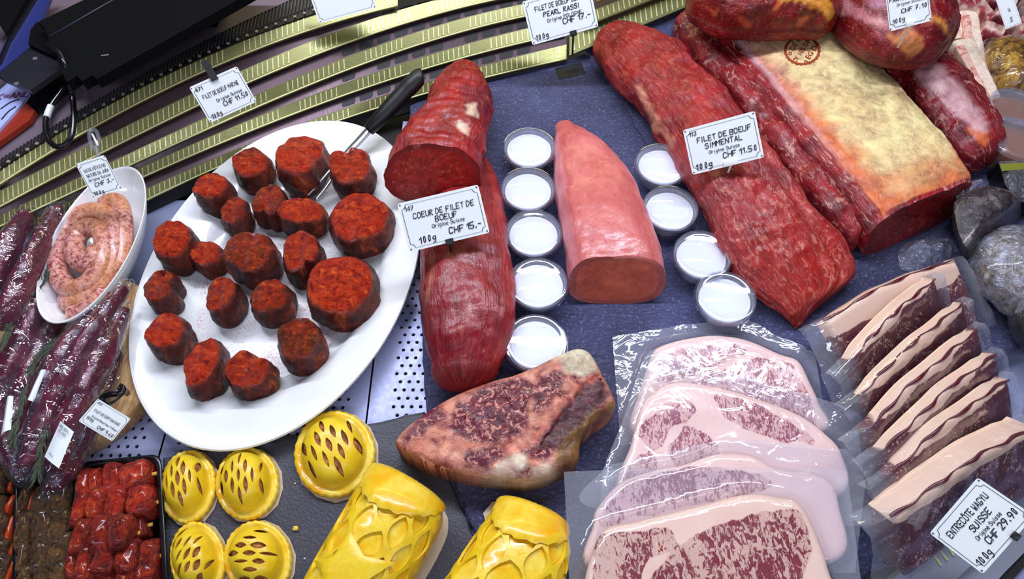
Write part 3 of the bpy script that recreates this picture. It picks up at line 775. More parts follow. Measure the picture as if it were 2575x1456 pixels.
o = mk('rib', v, f, MT['rib'], rl, smooth=False); o['kind'] = 'stuff'  # yellow reflections on the rail, shaped as added pale ribs
# ------------------------------------------------------------------ slate boards
def slate_board(pts, z0, z1, label, mat, step=22):
    P = []
    for i in range(len(pts)):
        a = np.array(pts[i], float); b = np.array(pts[(i+1) % len(pts)], float); n = max(2, int(np.hypot(*(b-a))/step))
        d = (b-a)/np.hypot(*(b-a)); nn = np.array((-d[1], d[0]))
        for k in range(n):
            q = a+(b-a)*k/n; P.append(q+nn*nz(q[0]*.05, q[1]*.05, z1*100)*5)
    W2 = [U(x, y, z1) for x, y in P]; n = len(W2); v = []; f = []
    c = sum(W2, Vector())/n
    for z, s in ((z0, .003), (z0+(z1-z0)*.55, -.002), (z1-.0012, .0), (z1, .0035)):
        for i, p in enumerate(W2):
            d = (c-p); d.z = 0; d.normalize(); v.append(Vector((p.x, p.y, z))+d*(s+.0015*nz(p.x*120, p.y*120, z*900)))
    for r in range(3):
        for i in range(n): f.append((r*n+i, r*n+(i+1) % n, (r+1)*n+(i+1) % n, (r+1)*n+i))
    f += [tuple(range(n-1, -1, -1)), tuple(3*n+i for i in range(n))]
    o = mk('slate_board', v, f, mat, smooth=False); return tag(o, label, 'slate board', 'slate boards on the counter')
slate_board([(408, 1150), (600, 1120), (930, 1066), (1063, 1036), (1120, 1190), (1180, 1330), (1230, 1480), (1260, 1560), (408, 1560)], -.0115, -.001, 'grey slate board carrying the yellow pastries', MT['slate_grey'])
slate_board([(1030, 262), (1225, 200), (1470, 136), (1600, 200), (1800, 400), (2050, 700), (2330, 950), (2400, 1120), (2200, 1560), (1273, 1560), (1193, 1330), (1076, 1036)], -.0115, 0, 'blue grey slate board under the pork fillet and sauce cups', MT['slate'])
slate_board([(1466, 112), (1560, 70), (1760, 0), (2000, -90), (2650, -60), (2650, 800), (2420, 990), (2175, 950), (1872, 796), (1727, 530), (1570, 256), (1496, 165)], .0003, .004, 'dark slate board under the beef loin and big beef cuts', MT['slate'])
rt_ = prism('tape_patch', [tuple(U(x, y, .0002)[:2]) for x, y in ((1396, 172), (1462, 158), (1472, 185), (1405, 200))], .0002, .0008, MT['void']); tag(rt_, 'small matte black patch at the top of the middle slate', 'patch')
# ------------------------------------------------------------------ price cards
# ------------------------------------------------------------------ handwriting: strokes on a 4 x 6 grid
GL = {'A': '00 26 40;12 32', 'B': '00 06 36 45 33 03;33 41 30 00', 'C': '45 36 16 05 01 10 30 41', 'D': '00 06 26 44 42 20 00', 'E': '46 06 00 40;03 33', 'F': '46 06 00;03 33', 'G': '45 36 16 05 01 10 30 42 22', 'H': '00 06;40 46;03 43', 'I': '10 16', 'J': '46 41 30 10 01', 'K': '00 06;46 03 40', 'L': '06 00 40', 'M': '00 06 23 46 40', 'N': '00 06 40 46', 'O': '16 05 01 10 30 41 45 36 16', 'P': '00 06 36 45 34 03', 'Q': '16 05 01 10 30 41 45 36 16;31 40', 'R': '00 06 36 45 34 03 40', 'S': '45 36 16 05 04 33 42 41 30 10 01', 'T': '06 46;26 20', 'U': '06 01 10 30 41 46', 'V': '06 20 46', 'W': '06 10 23 30 46', 'Y': '06 23 46;23 20', 'Z': '06 46 00 40',
 '0': '26 15 11 20 31 35 26', '1': '04 26 20', '2': '05 16 36 45 44 00 40', '3': '06 46 23 42 31 10 01', '4': '30 36 02 42', '5': '46 06 03 33 42 41 30 00', '6': '36 13 01 10 30 41 32 12', '7': '06 46 10;13 33', '8': '33 14 16 36 34 03 01 10 30 41 33', '9': '43 13 04 16 36 45 43 20', '.': '10 11', '-': '03 33', '<': '46 03 40', '=': '02 42;04 44',
 'a': '33 13 02 01 10 30;34 30', 'b': '06 00;03 14 24 33 31 20 00', 'c': '33 14 03 01 10 30', 'e': '02 32 33 24 14 03 01 10 30', 'g': '34 14 03 02 11 31;34 3z 2y 0y', 'h': '06 00;03 14 24 33 30', 'i': '10 14;15 16', 'l': '16 10', 'n': '00 04;03 14 24 33 30', 'p': '04 0y;03 14 24 33 31 20 10 01', 'q': '34 3y;33 24 14 03 01 10 20 31', 'r': '00 04;02 14 34', 's': '34 14 03 12 22 31 20 00', 'u': '04 01 10 20 31;34 30'}
for a_, b_, e_ in (('\u00d4', 'O', '17 28 37'), ('\u00e9', 'e', '15 26'), ('\u00e8', 'e', '16 25')): GL[a_] = GL[b_]+';'+e_
def text_part(name, s, origin, ex, ey, size, mat, parent, align='CENTER', bold=.0, off=.0006, nrm=None, maxw=None, seed=1):
    """marker-pen lettering in the plane of ex (reading direction) and ey (up)"""
    k = size*.72/6; r = random.Random(len(s)+seed); adv = []; x = 0.
    for ch in s:
        adv.append(x); x += 2.6 if ch == ' ' else (3.2 if ch in 'Ii.l1' else (4.6 if ch.islower() else 5.3))
    width = x-1.3; kx = k if not maxw else min(k, maxw/max(width, 1)); n = ex.cross(ey).normalized() if nrm is None else nrm
    v = []; f = []; hw = .46+.05*r.random(); num = {'z': -1, 'y': -2}
    def P(a, b): return origin+ex*((a-width/2+.12*b*.9)*kx)+ey*((b-3)*k)+n*off
    for ch, x0 in zip(s, adv):
        jx, jy = r.uniform(-.2, .2), r.uniform(-.25, .25)
        for line in GL.get(ch, '').split(';'):
            pts = [(x0+(num.get(q[0], None) if q[0] in num else int(q[0]))*.95+jx+r.uniform(-.14, .14), (num[q[1]] if q[1] in num else int(q[1]))+jy+r.uniform(-.14, .14)) for q in line.split()]
            for (a, b), (c, d) in zip(pts, pts[1:]):
                L = math.hypot(c-a, d-b)+1e-6; nx, ny = -(d-b)/L*hw, (c-a)/L*hw; i = len(v)
                v += [P(a+nx, b+ny), P(a-nx, b-ny), P(c-nx, d-ny), P(c+nx, d+ny)]; f.append((i, i+1, i+2, i+3))
            for a, b in pts:
                i = len(v); v += [P(a+hw*math.cos(q*PI/3), b+hw*math.sin(q*PI/3)) for q in range(6)]; f.append(tuple(range(i, i+6)))
    if not f: return None
    return mk(name, v, f, mat, parent, smooth=False, recalc=False)
def text_width(s, size): return (sum(2.6 if ch == ' ' else (3.2 if ch in 'Ii.l1' else (4.6 if ch.islower() else 5.3)) for ch in s)-1.3)*size*.72/6
def price_card(cx, cy, z, roll, wpx, lines, label, holder=None, hpx=None, lean=0., yaw=0., hold_to=None):
    """plastic card facing the shopper; lines = (text, x, y, size) in card units of half width / half height"""
    c = U(cx, cy, z); s = scale_at(c); hw = wpx/s/2; hh = (hpx or wpx*.60)/s/2
    view = (CAM-c).normalized()
    r0 = RGT-view*RGT.dot(view); r0.normalize(); u0 = view.cross(r0); a = math.radians(roll)
    ex = r0*math.cos(a)+u0*math.sin(a); ey = -r0*math.sin(a)+u0*math.cos(a)
    if lean: R = Matrix.Rotation(math.radians(lean), 3, ex); ey = R@ey
    if yaw: R = Matrix.Rotation(math.radians(yaw), 3, ey); ex = R@ex
    n = ex.cross(ey).normalized()
    low = min((c+ex*sx*hw+ey*sy*hh).z for sx in (-1, 1) for sy in (-1, 1))
    t = thing('price_card', (c.x, c.y, low), label, 'price card', 'handwritten price cards')
    P = []; rad = hh*.10
    for sx, sy, a0 in ((1, 1, 0), (-1, 1, 90), (-1, -1, 180), (1, -1, 270)):
        for k in range(5):
            q = math.radians(a0+22.5*k); P.append((sx*(hw-rad)+rad*math.cos(q), sy*(hh-rad)+rad*math.sin(q)))
    v = [c+ex*x+ey*y-n*.0006 for x, y in P]+[c+ex*x+ey*y for x, y in P]; m = len(P)
    f = [tuple(range(m-1, -1, -1)), tuple(range(m, 2*m))]+[(i, (i+1) % m, m+(i+1) % m, m+i) for i in range(m)]
    mk('card', v, f, MT['tagwhite'], t, smooth=False)
    # printed border with notched corners
    B = []; bx, by, nt = hw*.93, hh*.88, hh*.17
    for sx, sy in ((1, 1), (-1, 1), (-1, -1), (1, -1)):
        arc = []
        for k in range(5):
            q = k/4*PI/2; arc.append((sx*(bx-nt*math.sin(q)), sy*(by-nt*math.cos(q))))
        # concave notch centred on the border's corner
        arc = [(sx*(bx-nt*math.cos(q)), sy*(by-nt*math.sin(q))) for q in [j/4*PI/2 for j in range(5)]]
        if sx*sy > 0: arc = arc[::-1]
        B += arc
    v = []; f = []; tw = hh*.012
    for i, (x, y) in enumerate(B):
        L = math.hypot(x, y); v.append(c+ex*(x*(1-tw/L))+ey*(y*(1-tw/L))+n*.0004); v.append(c+ex*(x*(1+tw/L))+ey*(y*(1+tw/L))+n*.0004)
    k = len(B)
    for i in range(k):
        j = (i+1) % k; f.append((2*i, 2*j, 2*j+1, 2*i+1))
    for sx in (1, -1):
        for sy in (1, -1):
            b = len(v); x, y, r = sx*hw*.945, sy*hh*.91, hh*.035
            v += [c+ex*(x+r*math.cos(q))+ey*(y+r*math.sin(q))+n*.0004 for q in [i*PI/4 for i in range(8)]]; f.append(tuple(range(b, b+8)))
    mk('printed_border', v, f, MT['border'], t, smooth=False, recalc=False)
    for (s_, x, y, sz) in lines:
        mw = 2*hw*min(.80, 1-abs(x))*.93 if len(s_) > 8 and not s_.startswith('CHF') else None
        tw_ = text_width(s_, sz*hh*.92); tw_ = min(tw_, mw) if mw else tw_; x = max(min(x, .86-tw_/2/hw), -.86+tw_/2/hw)
        text_part('lettering', s_, c+ex*(x*hw)+ey*(y*hh), ex, ey, sz*hh*.92, MT['ink'], t, maxw=mw, seed=int(cx))
    if holder == 'clip_down':          # black clip under the card
        boxo('clip', c-ey*hh*.98+ex*(hold_to or 0)*hw, ex*hw*.10, ey*hh*.13, n*.003, MT['black'], t, bev=.0008)
        p = c-ey*hh*1.0+ex*(hold_to or 0)*hw-n*.004; tube('stake', [p, p-Vector((0, 0, .028))-ey*.004], .0014, MT['black'], t, seg=6)
    elif holder == 'clip_white':
        boxo('clip', c-ey*hh*.88+ex*(hold_to or 0)*hw, ex*hw*.20, ey*hh*.13, n*.0025, MT['tagwhite'], t, bev=.0006)
        p = c-ey*hh*.98+ex*(hold_to or 0)*hw-n*.003; tube('stake', [p, p-Vector((0, 0, .030))], .0012, MT['tagwhite'], t, seg=6)
    elif holder == 'post_up':          # black strip the card hangs from
        p = c+ey*hh*.80+ex*(hold_to or 0)*hw; tp = p+ey*hh*1.05
        boxo('clip_strip', (p+tp)/2+n*.001, ex*hw*.14, (tp-p)/2, n*.0012, MT['black'], t)
    return t
SUI = 'Origine Suisse'
price_card(1116, 549, .098, 13.5, 208, [('147', -.80, .70, .26), ('COEUR DE FILET DE', .04, .36, .32), ('BOEUF', .06, .06, .32), (SUI, .08, -.20, .21), ('100g', -.50, -.64, .36), ('CHF 15.-', .52, -.54, .36)],
  'white card reading coeur de filet de boeuf, on the upright beef fillet', 'clip_down', 124, hold_to=.0)
price_card(1818, 361, .096, 15, 176, [('113', -.76, .72, .26), ('FILET DE BOEUF', .06, .40, .32), ('SIMMENTAL', .02, .08, .32), (SUI, .0, -.22, .20), ('100g', -.68, -.72, .36), ('CHF 11.50', .55, -.50, .34)],
  'white card reading filet de boeuf simmental, on the long beef fillet', 'clip_white', 116, hold_to=.1)
price_card(562, 238, .115, 24, 126, [('471', -.80, .72, .26), ('FILET DE BOEUF MARINE', .0, .28, .30), (SUI, .18, -.14, .22), ('CHF 11.50', .50, -.42, .34), ('100g', -.62, -.76, .30)],
  'white card reading filet de boeuf marine, hanging over the vent', 'post_up', 94, hold_to=.0)
price_card(1409, 36, .10, 15, 172, [('FILET DE BOEUF BLACK', .05, .52, .30), ('PEARL RASSI', .05, .18, .30), ('Origine POLOGNE', .1, -.12, .22), ('CHF 17.-', .62, -.34, .36), ('100g', -.66, -.72, .32)],
  'white card reading filet de boeuf black pearl rassi, at the vent corner', 'clip_down', 106, hold_to=.25)
price_card(2465, 1320, .074, 46, 188, [('ENTRECÔTE WAGYU', .0, .48, .34), ('SUISSE', .10, .10, .32), (SUI, .10, -.20, .20), ('CHF 29.90', .60, -.48, .34), ('100g', -.70, -.70, .34)],
  'white card reading entrecôte wagyu suisse, on the steel front rail', 'clip_down', 136, hold_to=.3)
price_card(249, 444, .105, 20, 68, [('SAUCISSE A RÔTIR DE PORC', .0, .50, .24), ('NATURE DU JURA', .02, .20, .24), (SUI, .0, -.06, .2), ('CHF 3.-', .42, -.36, .30), ('100g', -.60, -.80, .28)],
  'small white card reading saucisse a rôtir, above the sausage dish', None, 90)
price_card(264, 1056, .060, -33, 92, [('100', -.80, .78, .24), ('FILET DE CERF SAUVAGE', .0, .22, .26), ('Origine République Tchèque', .1, -.22, .19), ('100g', -.62, -.46, .30), ('CHF 9.60', .52, -.66, .32)],
  'tilted white card reading filet de cerf sauvage, on the round board', None, 66)
price_card(2283, 8, .178, 17, 92, [('PARISIENNE', -.20, .30, .24), (SUI, .10, .04, .16), ('CHF 7.10', .48, -.26, .26), ('100g', -.52, -.62, .26)],
  'white card reading parisienne, stuck in the upper right beef roast', 'clip_white', 112, hold_to=.0)
price_card(2536, 26, .10, -62, 84, [('100g', .55, .0, .40), ('CHF', .0, .1, .34)], 'narrow steeply turned white card among the short ribs', None, 34)
price_card(862, -2, .125, 14, 150, [], 'blank lower corner of a white sign above the vent', None, 78)
# clear clip holding the sausage card and black strap holding the venison card
ck = thing('clear_clip', U(240, 365, .10), 'clear plastic card clip on the vent slat above the sausages', 'clip')
tube('clip_jaw', [U(224, 330, .107), U(240, 327, .107), U(248, 352, .106), U(236, 376, .104), U(226, 352, .106), U(224, 330, .107)], .0022, MT['clear'], ck, seg=6, n=30)
tube('clip_stem', [U(240, 372, .104), U(247, 392, .104), U(244, 408, .104)], .0026, MT['clear'], ck, seg=6, n=10)
tube('clip_bar', [U(232, 337, .108), U(246, 366, .107)], .0012, MT['tagwhite'], ck, seg=6)
sk = thing('card_strap', U(290, 1000, .02), 'black looped plastic strap holding the venison card', 'strap')
tube('strap_loop', [U(256, 1022, .060), U(258, 1000, .063), U(275, 992, .066), U(292, 990, .066), U(303, 976, .064), U(308, 970, .060), U(315, 983, .056), U(300, 998, .055), U(283, 1012, .057), U(272, 1016, .060)], .0030, MT['black_gloss'], sk, seg=8, n=40, flat=.5)
tube('strap_foot', [U(306, 975, .060), U(318, 985, .030), U(322, 992, .020)], .0026, MT['black_gloss'], sk, seg=8, n=8, flat=.5)
pv = U(263, 1021, .0605); boxo('strap_clip', pv, (.0042, -.0025, 0), (.002, .0036, .0022), (0, -.0005, .001), MT['black_gloss'], sk, bev=.0004)
# ------------------------------------------------------------------ equipment on the ledge
mu = thing('black_scale_housing', U(300, 180, .17), 'large matte black housing overhanging the back ledge', 'scale')
def pxprism(name, pts, z0, z1, mat, parent, dx=0., dy=0., bev=0): 
    b = [U(x, y, z0) for x, y in pts]; n = len(b)
    v = b+[Vector((p.x+dx, p.y+dy, z1)) for p in b]
    f = [tuple(range(n-1, -1, -1)), tuple(range(n, 2*n))]+[(i, (i+1) % n, n+(i+1) % n, n+i) for i in range(n)]
    return mk(name, v, f, mat, parent, smooth=False)
pxprism('housing', [(700, -34), (640, 3), (258, 221), (247, 211), (221, 226), (209, 212), (184, 229), (166, 190), (126, 92), (300, -10), (420, -70), (700, -70)], .150, .162, MT['matte_black'], mu)
pxprism('side_panel', [(126, 90), (300, -10), (420, -80), (300, -90), (250, 0), (106, 70)], .152, .160, MT['matte_black'], mu)
boxo('support', Vector(U(480, 10, .131)), (.03, 0, 0), (0, .02, 0), (0, 0, .019), MT['matte_black'], mu)
tube('seam_strip', [U(126, 92, .1625), U(250, 20, .1625), U(300, -8, .1625)], .0012, plain('dark_edge_metal', srgb(30, 30, 52), .5), mu, seg=6)
boxo('latch_mark', U(264, 139, .1625), (.004, .0006, 0), (-.0002, .0006, 0), (0, 0, .0004), plain('pale_mark', srgb(120, 120, 130), .5), mu)
bx = thing('camera_box', U(90, 190, .15), 'small black box with two screws at the upper left', 'box')
pxprism('box_body', [(2, 200), (84, 129), (164, 166), (164, 181), (84, 238), (26, 213)], .134, .140, plain('charcoal_plastic', srgb(26, 25, 34), .4), bx)
pxprism('box_top', [(84, 129), (90, 92), (106, 72), (130, 96), (164, 166)], .136, .146, MT['matte_black'], bx)
for (x, y) in ((89, 148), (42, 211)):
    p = U(x, y, .1401); lathe('screw', [(.0026, .0), (.0026, .0010), (.0017, .0012), (.0016, .0004), (0, .0004)], plain('screw_metal', srgb(110, 108, 116), .35), bx, 14, p)
tb = thing('blue_panel', U(50, 90, .16), 'dark blue glossy panel standing behind the black box', 'panel')
pxprism('panel_face', [(0, 198), (-40, 230), (-40, 190), (0, 160), (24, 108), (96, -6), (140, -20), (106, 70), (84, 128)], .126, .132, MT['navy'], tb)
pxprism('panel_edge', [(-6, 172), (0, 158), (24, 104), (92, -10), (98, -6), (28, 108), (6, 160)], .132, .136, MT['black_gloss'], tb)
pxprism('rear_cover', [(-30, 48), (40, -20), (92, -20), (24, 100), (0, 62)], .133, .140, MT['matte_black'], tb)
lf = thing('printed_leaflet', U(40, 290, .106), 'blue lit printed leaflet with an orange lower edge', 'leaflet')
pxprism('white_sheet', [(-60, 300), (0, 236), (26, 213), (78, 240), (60, 268), (0, 336), (-60, 400)], .112, .116, MT['screen'], lf)
pxprism('orange_band', [(-60, 402), (0, 338), (60, 270), (68, 262), (96, 288), (82, 312), (0, 372), (-60, 420)], .107, .113, MT['orange'], lf)
pxprism('dark_back', [(80, 242), (160, 186), (176, 232), (100, 286), (70, 262)], .108, .111, MT['black'], lf)
for a, b in (((2, 274), (48, 250)), ((4, 300), (40, 268))):
    tube('printed_line', [U(a[0], a[1], .1163), U((a[0]+b[0])/2, (a[1]+b[1])/2-4, .1163), U(b[0], b[1], .1163)], .0008, MT['ink'], lf, seg=5, n=8)
text_part('lettering', '<=ANC', U(33, 241, .1164), Vector((.97, .1, 0)), Vector((-.1, .97, 0)), .012, plain('red_print', srgb(150, 60, 120), .5), lf, 'CENTER', nrm=Vector((0, 0, 1)))
cb = thing('power_cable', U(150, 300, .11), 'black cable hanging in a loop over the vent', 'cable')
tube('cable', [U(120, 110, .166), U(150, 135, .166), U(167, 175, .158), U(180, 230, .126), U(186, 290, .118), U(180, 340, .112), U(160, 366, .109), U(135, 366, .109), U(117, 340, .110), U(116, 300, .113), U(128, 266, .116), U(150, 235, .118), U(170, 205, .120)], .0030, MT['black_gloss'], cb, seg=10, n=70)
tube('cable_label', [U(117.5, 295, .1135), U(122, 281, .115), U(128, 266, .1163)], .0036, MT['tagwhite'], cb, seg=10, n=6)
# ------------------------------------------------------------------ painting helpers
def pip(x, y, poly):
    r = False; j = len(poly)-1
    for i in range(len(poly)):
        xi, yi = poly[i]; xj, yj = poly[j]
        if (yi > y) != (yj > y) and x < (xj-xi)*(y-yi)/(yj-yi)+xi: r = not r
        j = i
    return r
def wob(x, y, a=9, f=.025):
    return x+a*nz(x*f, y*f, 1.3)+a*.5*nz(x*f*3, y*f*3, 4.), y+a*nz(x*f, y*f, 7.7)+a*.5*nz(x*f*3, y*f*3, 9.)
def lerp3(a, b, t): return tuple(a[i]+(b[i]-a[i])*t for i in range(3))
def S(r, g, b): return srgb(r, g, b)[:3]
# ------------------------------------------------------------------ oval platter, carving fork, medallions
ZP = .030
pc = U(683, 706, ZP)
Sxx, Sxy, Syy = 373.**2, -58000., 419.**2
Lc = np.linalg.cholesky(np.array([[Sxx, Sxy], [Sxy, Syy]]))
def pell(a, k=1.):
    d = Lc@np.array((math.cos(a), math.sin(a)))*k; return U(683+d[0], 706+d[1], ZP)
plt = thing('oval_platter', (pc.x, pc.y, ZT), 'large white oval porcelain platter of marinated medallions', 'platter')
seg = 96; v = []; f = []
outer = [pell(2*PI*i/seg) for i in range(seg)]; oc = sum(outer, Vector())/seg
prof = [(.0, .000), (.56, .000), (.66, .001), (.70, .006), (.735, .0125), (.77, .0155), (.90, .020), (.975, .0235), (.995, .0235), (1.0, .0215), (.985, .019), (.90, .014), (.74, .006), (.66, -.006), (.60, -.0075), (.0, -.0075)]
z00 = ZT+.0085
for r, z in prof[1:-1]:
    for p in outer: q = oc+(p-oc)*r; v.append(Vector((q.x, q.y, z00+z)))
k = len(prof)-2
for j in range(k-1):
    for i in range(seg): f.append((j*seg+i, j*seg+(i+1) % seg, (j+1)*seg+(i+1) % seg, (j+1)*seg+i))
f.append(tuple((k-1)*seg+i for i in range(seg))); f.append(tuple(range(seg-1, -1, -1)))
mk('dish', v, f, MT['ceramic'], plt, sharp=60)
ZW = z00+.0002
v = [oc+(p-oc)*.655 for p in outer]; v = [Vector((p.x, p.y, ZW+.0008)) for p in v]
v2 = [Vector((oc.x+(p.x-oc.x)*.61, oc.y+(p.y-oc.y)*.61, ZW+.0006)) for p in outer]
mk('well', [Vector((oc.x, oc.y, ZW+.0004))]+v2, [(0, i+1, (i+1) % seg+1) for i in range(seg)], MT['dusty'], plt, recalc=False)
fk = thing('carving_fork', U(960, 330, .03), 'long carving fork with black handle resting on the platter rim', 'fork')
tube('handle', [U(927, 327, .043), U(960, 292, .055), U(1010, 238, .070), U(1050, 197, .082), U(1064, 190, .084)], lambda t: .0085+.0035*math.sin(t*PI)*1+(.001 if t > .6 else 0) if t < .97 else .006, MT['black'], fk, seg=14, n=24, flat=.8)
tube('shank', [U(930, 324, .043), U(905, 352, .036), U(880, 378, .031), U(860, 402, .028)], lambda t: .0062-.0012*t, MT['steel'], fk, seg=12, n=14, flat=.35)
tube('prong', [U(868, 394, .029), U(838, 420, .025), U(800, 462, .020), U(772, 492, .015)], lambda t: .0030-.0016*t, MT['steel'], fk, seg=8, n=14, flat=.7)
tube('prong', [U(868, 394, .029), U(850, 425, .025), U(822, 468, .020), U(792, 505, .015)], lambda t: .0030-.0016*t, MT['steel'], fk, seg=8, n=14, flat=.7)
def medallion(x0, y0, x1, y1, dark, label, seed, hgt=.036, asp=1.0, rot=0., tilt=(0, 0), fold=0.):
    """short uneven cut of fillet standing on the platter, sized by its box in the picture"""
    cx, cy = (x0+x1)/2, (y0+y1)/2; zc = ZW+hgt*.5; c = U(cx, cy, zc); s = scale_at(c)
    th = math.asin(max(.3, (CAM-c).normalized().z)); wv = (x1-x0)/s; hv = (y1-y0)/s
    lx = abs(hgt*(c.x-CAM.x)/(CAM.z-zc))*1.0
    a = (wv-lx*.70)/2*1.06; b = (hv-hgt*math.cos(th)*.85)/math.sin(th)/2*1.06
    a = max(a, .017); b = max(b, .017)
    nu, nv = 44, 10; v = []; f = []; ln = []; ca, sa = math.cos(rot), math.sin(rot); qn = np.linalg.solve(Lc, np.array(((cx-683)*1.0, (cy-706)*1.0))); er = float(np.hypot(*qn))*1.02+.55*((x1-x0)+(y1-y0))/4/396
    lift = .40*float(np.interp(er, [.64, .66, .70, .735, .77, .9], [0, .001, .006, .0125, .0155, .02])); base = Vector((c.x, c.y, ZW+.0004+lift)); sd = Vector((seed*5.3, seed*2.1, seed))
    def rad(ph):
        r = 1+.10*nz(math.cos(ph)*1.3+seed*3, math.sin(ph)*1.3, seed)+.05*nz(math.cos(ph)*3+seed, math.sin(ph)*3, seed*2)
        if fold: r *= 1-fold*math.exp(-((((ph-1.2*seed) % (2*PI))-PI)/.35)**2)
        return r
    def put(x, y, z, l): v.append(base+Vector((x, y, z))); ln.append(l)
    for i in range(nv+1):
        t = i/nv; bul = 1+.07*math.sin(t*PI)-.10*(t**4)+(-.05 if i == 0 else 0)
        for j in range(nu):
            ph = 2*PI*j/nu; r = rad(ph)*bul; x, y = a*r*math.cos(ph), b*r*math.sin(ph)
            z = hgt*t*(1+tilt[0]*math.cos(ph)+tilt[1]*math.sin(ph)+.10*nz(math.cos(ph)*2+seed, math.sin(ph)*2, seed*1.3))
            d = .0022*fbm((Vector((x, y, z))+sd)*75, 3)*min(1, t*4); L = math.hypot(x, y)+1e-6
            put(x+d*x/L, y+d*y/L, max(z, 0)+(0 if t < 1 else 0), 0. if t < .9 else min(1, (t-.9)*8))
    for i in range(nv):
        for j in range(nu): f.append((i*nu+j, i*nu+(j+1) % nu, (i+1)*nu+(j+1) % nu, (i+1)*nu+j))
    prev = [nv*nu+j for j in range(nu)]
    rings = (.94, .82, .62, .40, .18)
    for q in rings:
        cur = []
        for j in range(nu):
            p = v[nv*nu+j]-base; cz = hgt
            x, y = p.x*q, p.y*q; z = p.z*q+cz*(1-q)+hgt*.06*(1-q*q)+.0018*fbm((Vector((x, y, 0))+sd)*80, 3)
            if fold: z -= fold*.02*math.exp(-((x*ca+y*sa)/(a*.18))**2)
            put(x, y, z, 1.); cur.append(len(v)-1)
        for j in range(nu): f.append((prev[j], prev[(j+1) % nu], cur[(j+1) % nu], cur[j]))
        prev = cur
    put(0, 0, hgt*1.06, 1.); idx = len(v)-1
    for j in range(nu): f.append((prev[j], prev[(j+1) % nu], idx))
    f.append(tuple(range(nu-1, -1, -1)))
    o = mk('beef_medallion', v, f, MT['marinade'], None, attrs={'lean': ln}, loc=base); o.color = (dark, 0, 0, 1)
    return tag(o, label, 'meat medallion', 'paprika marinated medallions on the platter')
MED = [
 (497, 448, 605, 557, .05, 'red marinated medallion nearest the sausage card, upper left of the ring', .04, (-.10, -.05), 0),
 (594, 384, 697, 497, .10, 'small round marinated medallion left of the big one at the platter top', .036, (-.10, -.05), 0),
 (700, 347, 833, 500, .0, 'wide red medallion at the top of the platter beside the fork prongs', .042, (-.08, -.10), 0),
 (833, 382, 947, 517, .25, 'marinated medallion with notched face right of the fork shank', .042, (-.1, 0), .3),
 (556, 500, 640, 600, .9, 'small dark brown medallion with an orange streak below the leftmost upper one', .034, (0, 0), .15),
 (635, 468, 738, 585, .8, 'knobbly dark medallion left of the fork prong tips', .038, (.08, 0), .25),
 (703, 498, 828, 603, .12, 'smooth oval medallion just below the fork prong tips', .034, (-.12, -.08), 0),
 (833, 494, 993, 652, .0, 'large glossy orange red medallion at the right beside the fillet card', .036, (0, -.05), 0),
 (396, 570, 517, 703, .08, 'round red medallion at the left end of the middle row', .042, (-.12, 0), 0),
 (486, 610, 574, 702, .2, 'smallest medallion, brick red, between two larger ones in the middle row', .032, (-.1, 0), .1),
 (563, 585, 714, 730, .75, 'big dark medallion with folded side in the centre of the platter', .044, (-.05, 0), .2),
 (709, 588, 825, 728, .2, 'tall creased red medallion right of the central dark one', .044, (0, .05), .35),
 (372, 690, 478, 808, .7, 'dark creased medallion by the left rim of the platter', .038, (.0, 0), .35),
 (514, 697, 625, 825, .35, 'medallion with a pointed top below the smallest one', .042, (.1, .1), .2),
 (630, 706, 750, 825, .65, 'round brown crusted medallion below the central dark one', .038, (-.05, 0), 0),
 (772, 643, 955, 835, .0, 'largest marinated medallion with broad red face by the right rim', .040, (-.05, -.05), 0),
 (380, 795, 503, 930, .02, 'red medallion below the dark creased one at the left rim', .042, (-.1, -.05), 0),
 (472, 853, 582, 1016, .0, 'bright wet red upright oval medallion near the front rim', .040, (0, -.1), 0),
 (570, 888, 704, 1012, .25, 'speckled medallion with a folded face at the front rim', .038, (-.08, 0), .25),
 (697, 803, 825, 945, .95, 'nearly black peppery medallion alone at the right front of the ring', .044, (0, .08), .1),
]
for i, m_ in enumerate(MED): medallion(*m_[:6], seed=i+1.3, hgt=m_[6], tilt=m_[7], fold=m_[8])
# ------------------------------------------------------------------ sauce cups
def sauce_cup(p, label):
    t = thing('sauce_cup', p, label, 'sauce cup', 'clear lidded cups of white sauce')
    h = .028; r0, r1 = .0235, .0305
    lathe('cup', [(0, 0), (r0, 0), (r0+.0012, .002), (r1, h-.003), (r1+.0016, h-.002), (r1+.0016, h), (r1-.0004, h), (r0-.0006, .0022), (0, .0022)], MT['clear'], t, 44, p)
    lathe('sauce', [(0, .0024), (r0-.0012, .0024), (r1-.0022, h-.0055), (r1-.0030, h-.0045), (0, h-.0045)], MT['sauce'], t, 44, p)
    lathe('lid', [(0, h+.0006), (r1-.0075, h+.0006), (r1-.0060, h-.0004), (r1-.0052, h+.0008), (r1-.0044, h+.0034), (r1-.0010, h+.0040), (r1+.0016, h+.0036), (r1+.0028, h+.0010), (r1+.0036, h-.0030), (r1+.0030, h-.0030), (r1+.0020, h+.0014), (r1+.0006, h+.0026), (r1-.0010, h+.0030), (r1-.0034, h+.0022)], MT['lid'], t, 44, p)
    return t
CUPS = [(1331, 366, 'sauce cup topmost of the column left of the pork fillet'), (1328, 470, 'sauce cup second from the top beside the pork fillet tip'), (1342, 581, 'sauce cup in the middle of the column left of the pork fillet'), (1353, 708, 'sauce cup second from the bottom of the column left of the pork fillet'), (1347, 857, 'sauce cup lowest in its column, just above the bone in rib steak'),
        (1666, 408, 'sauce cup topmost of the column right of the pork fillet'), (1687, 519, 'sauce cup second in the column right of the pork fillet'), (1768, 637, 'sauce cup third down, beside the middle of the long beef fillet'), (1827, 744, 'sauce cup lowest in the right column, above the white marbled steak packs')]
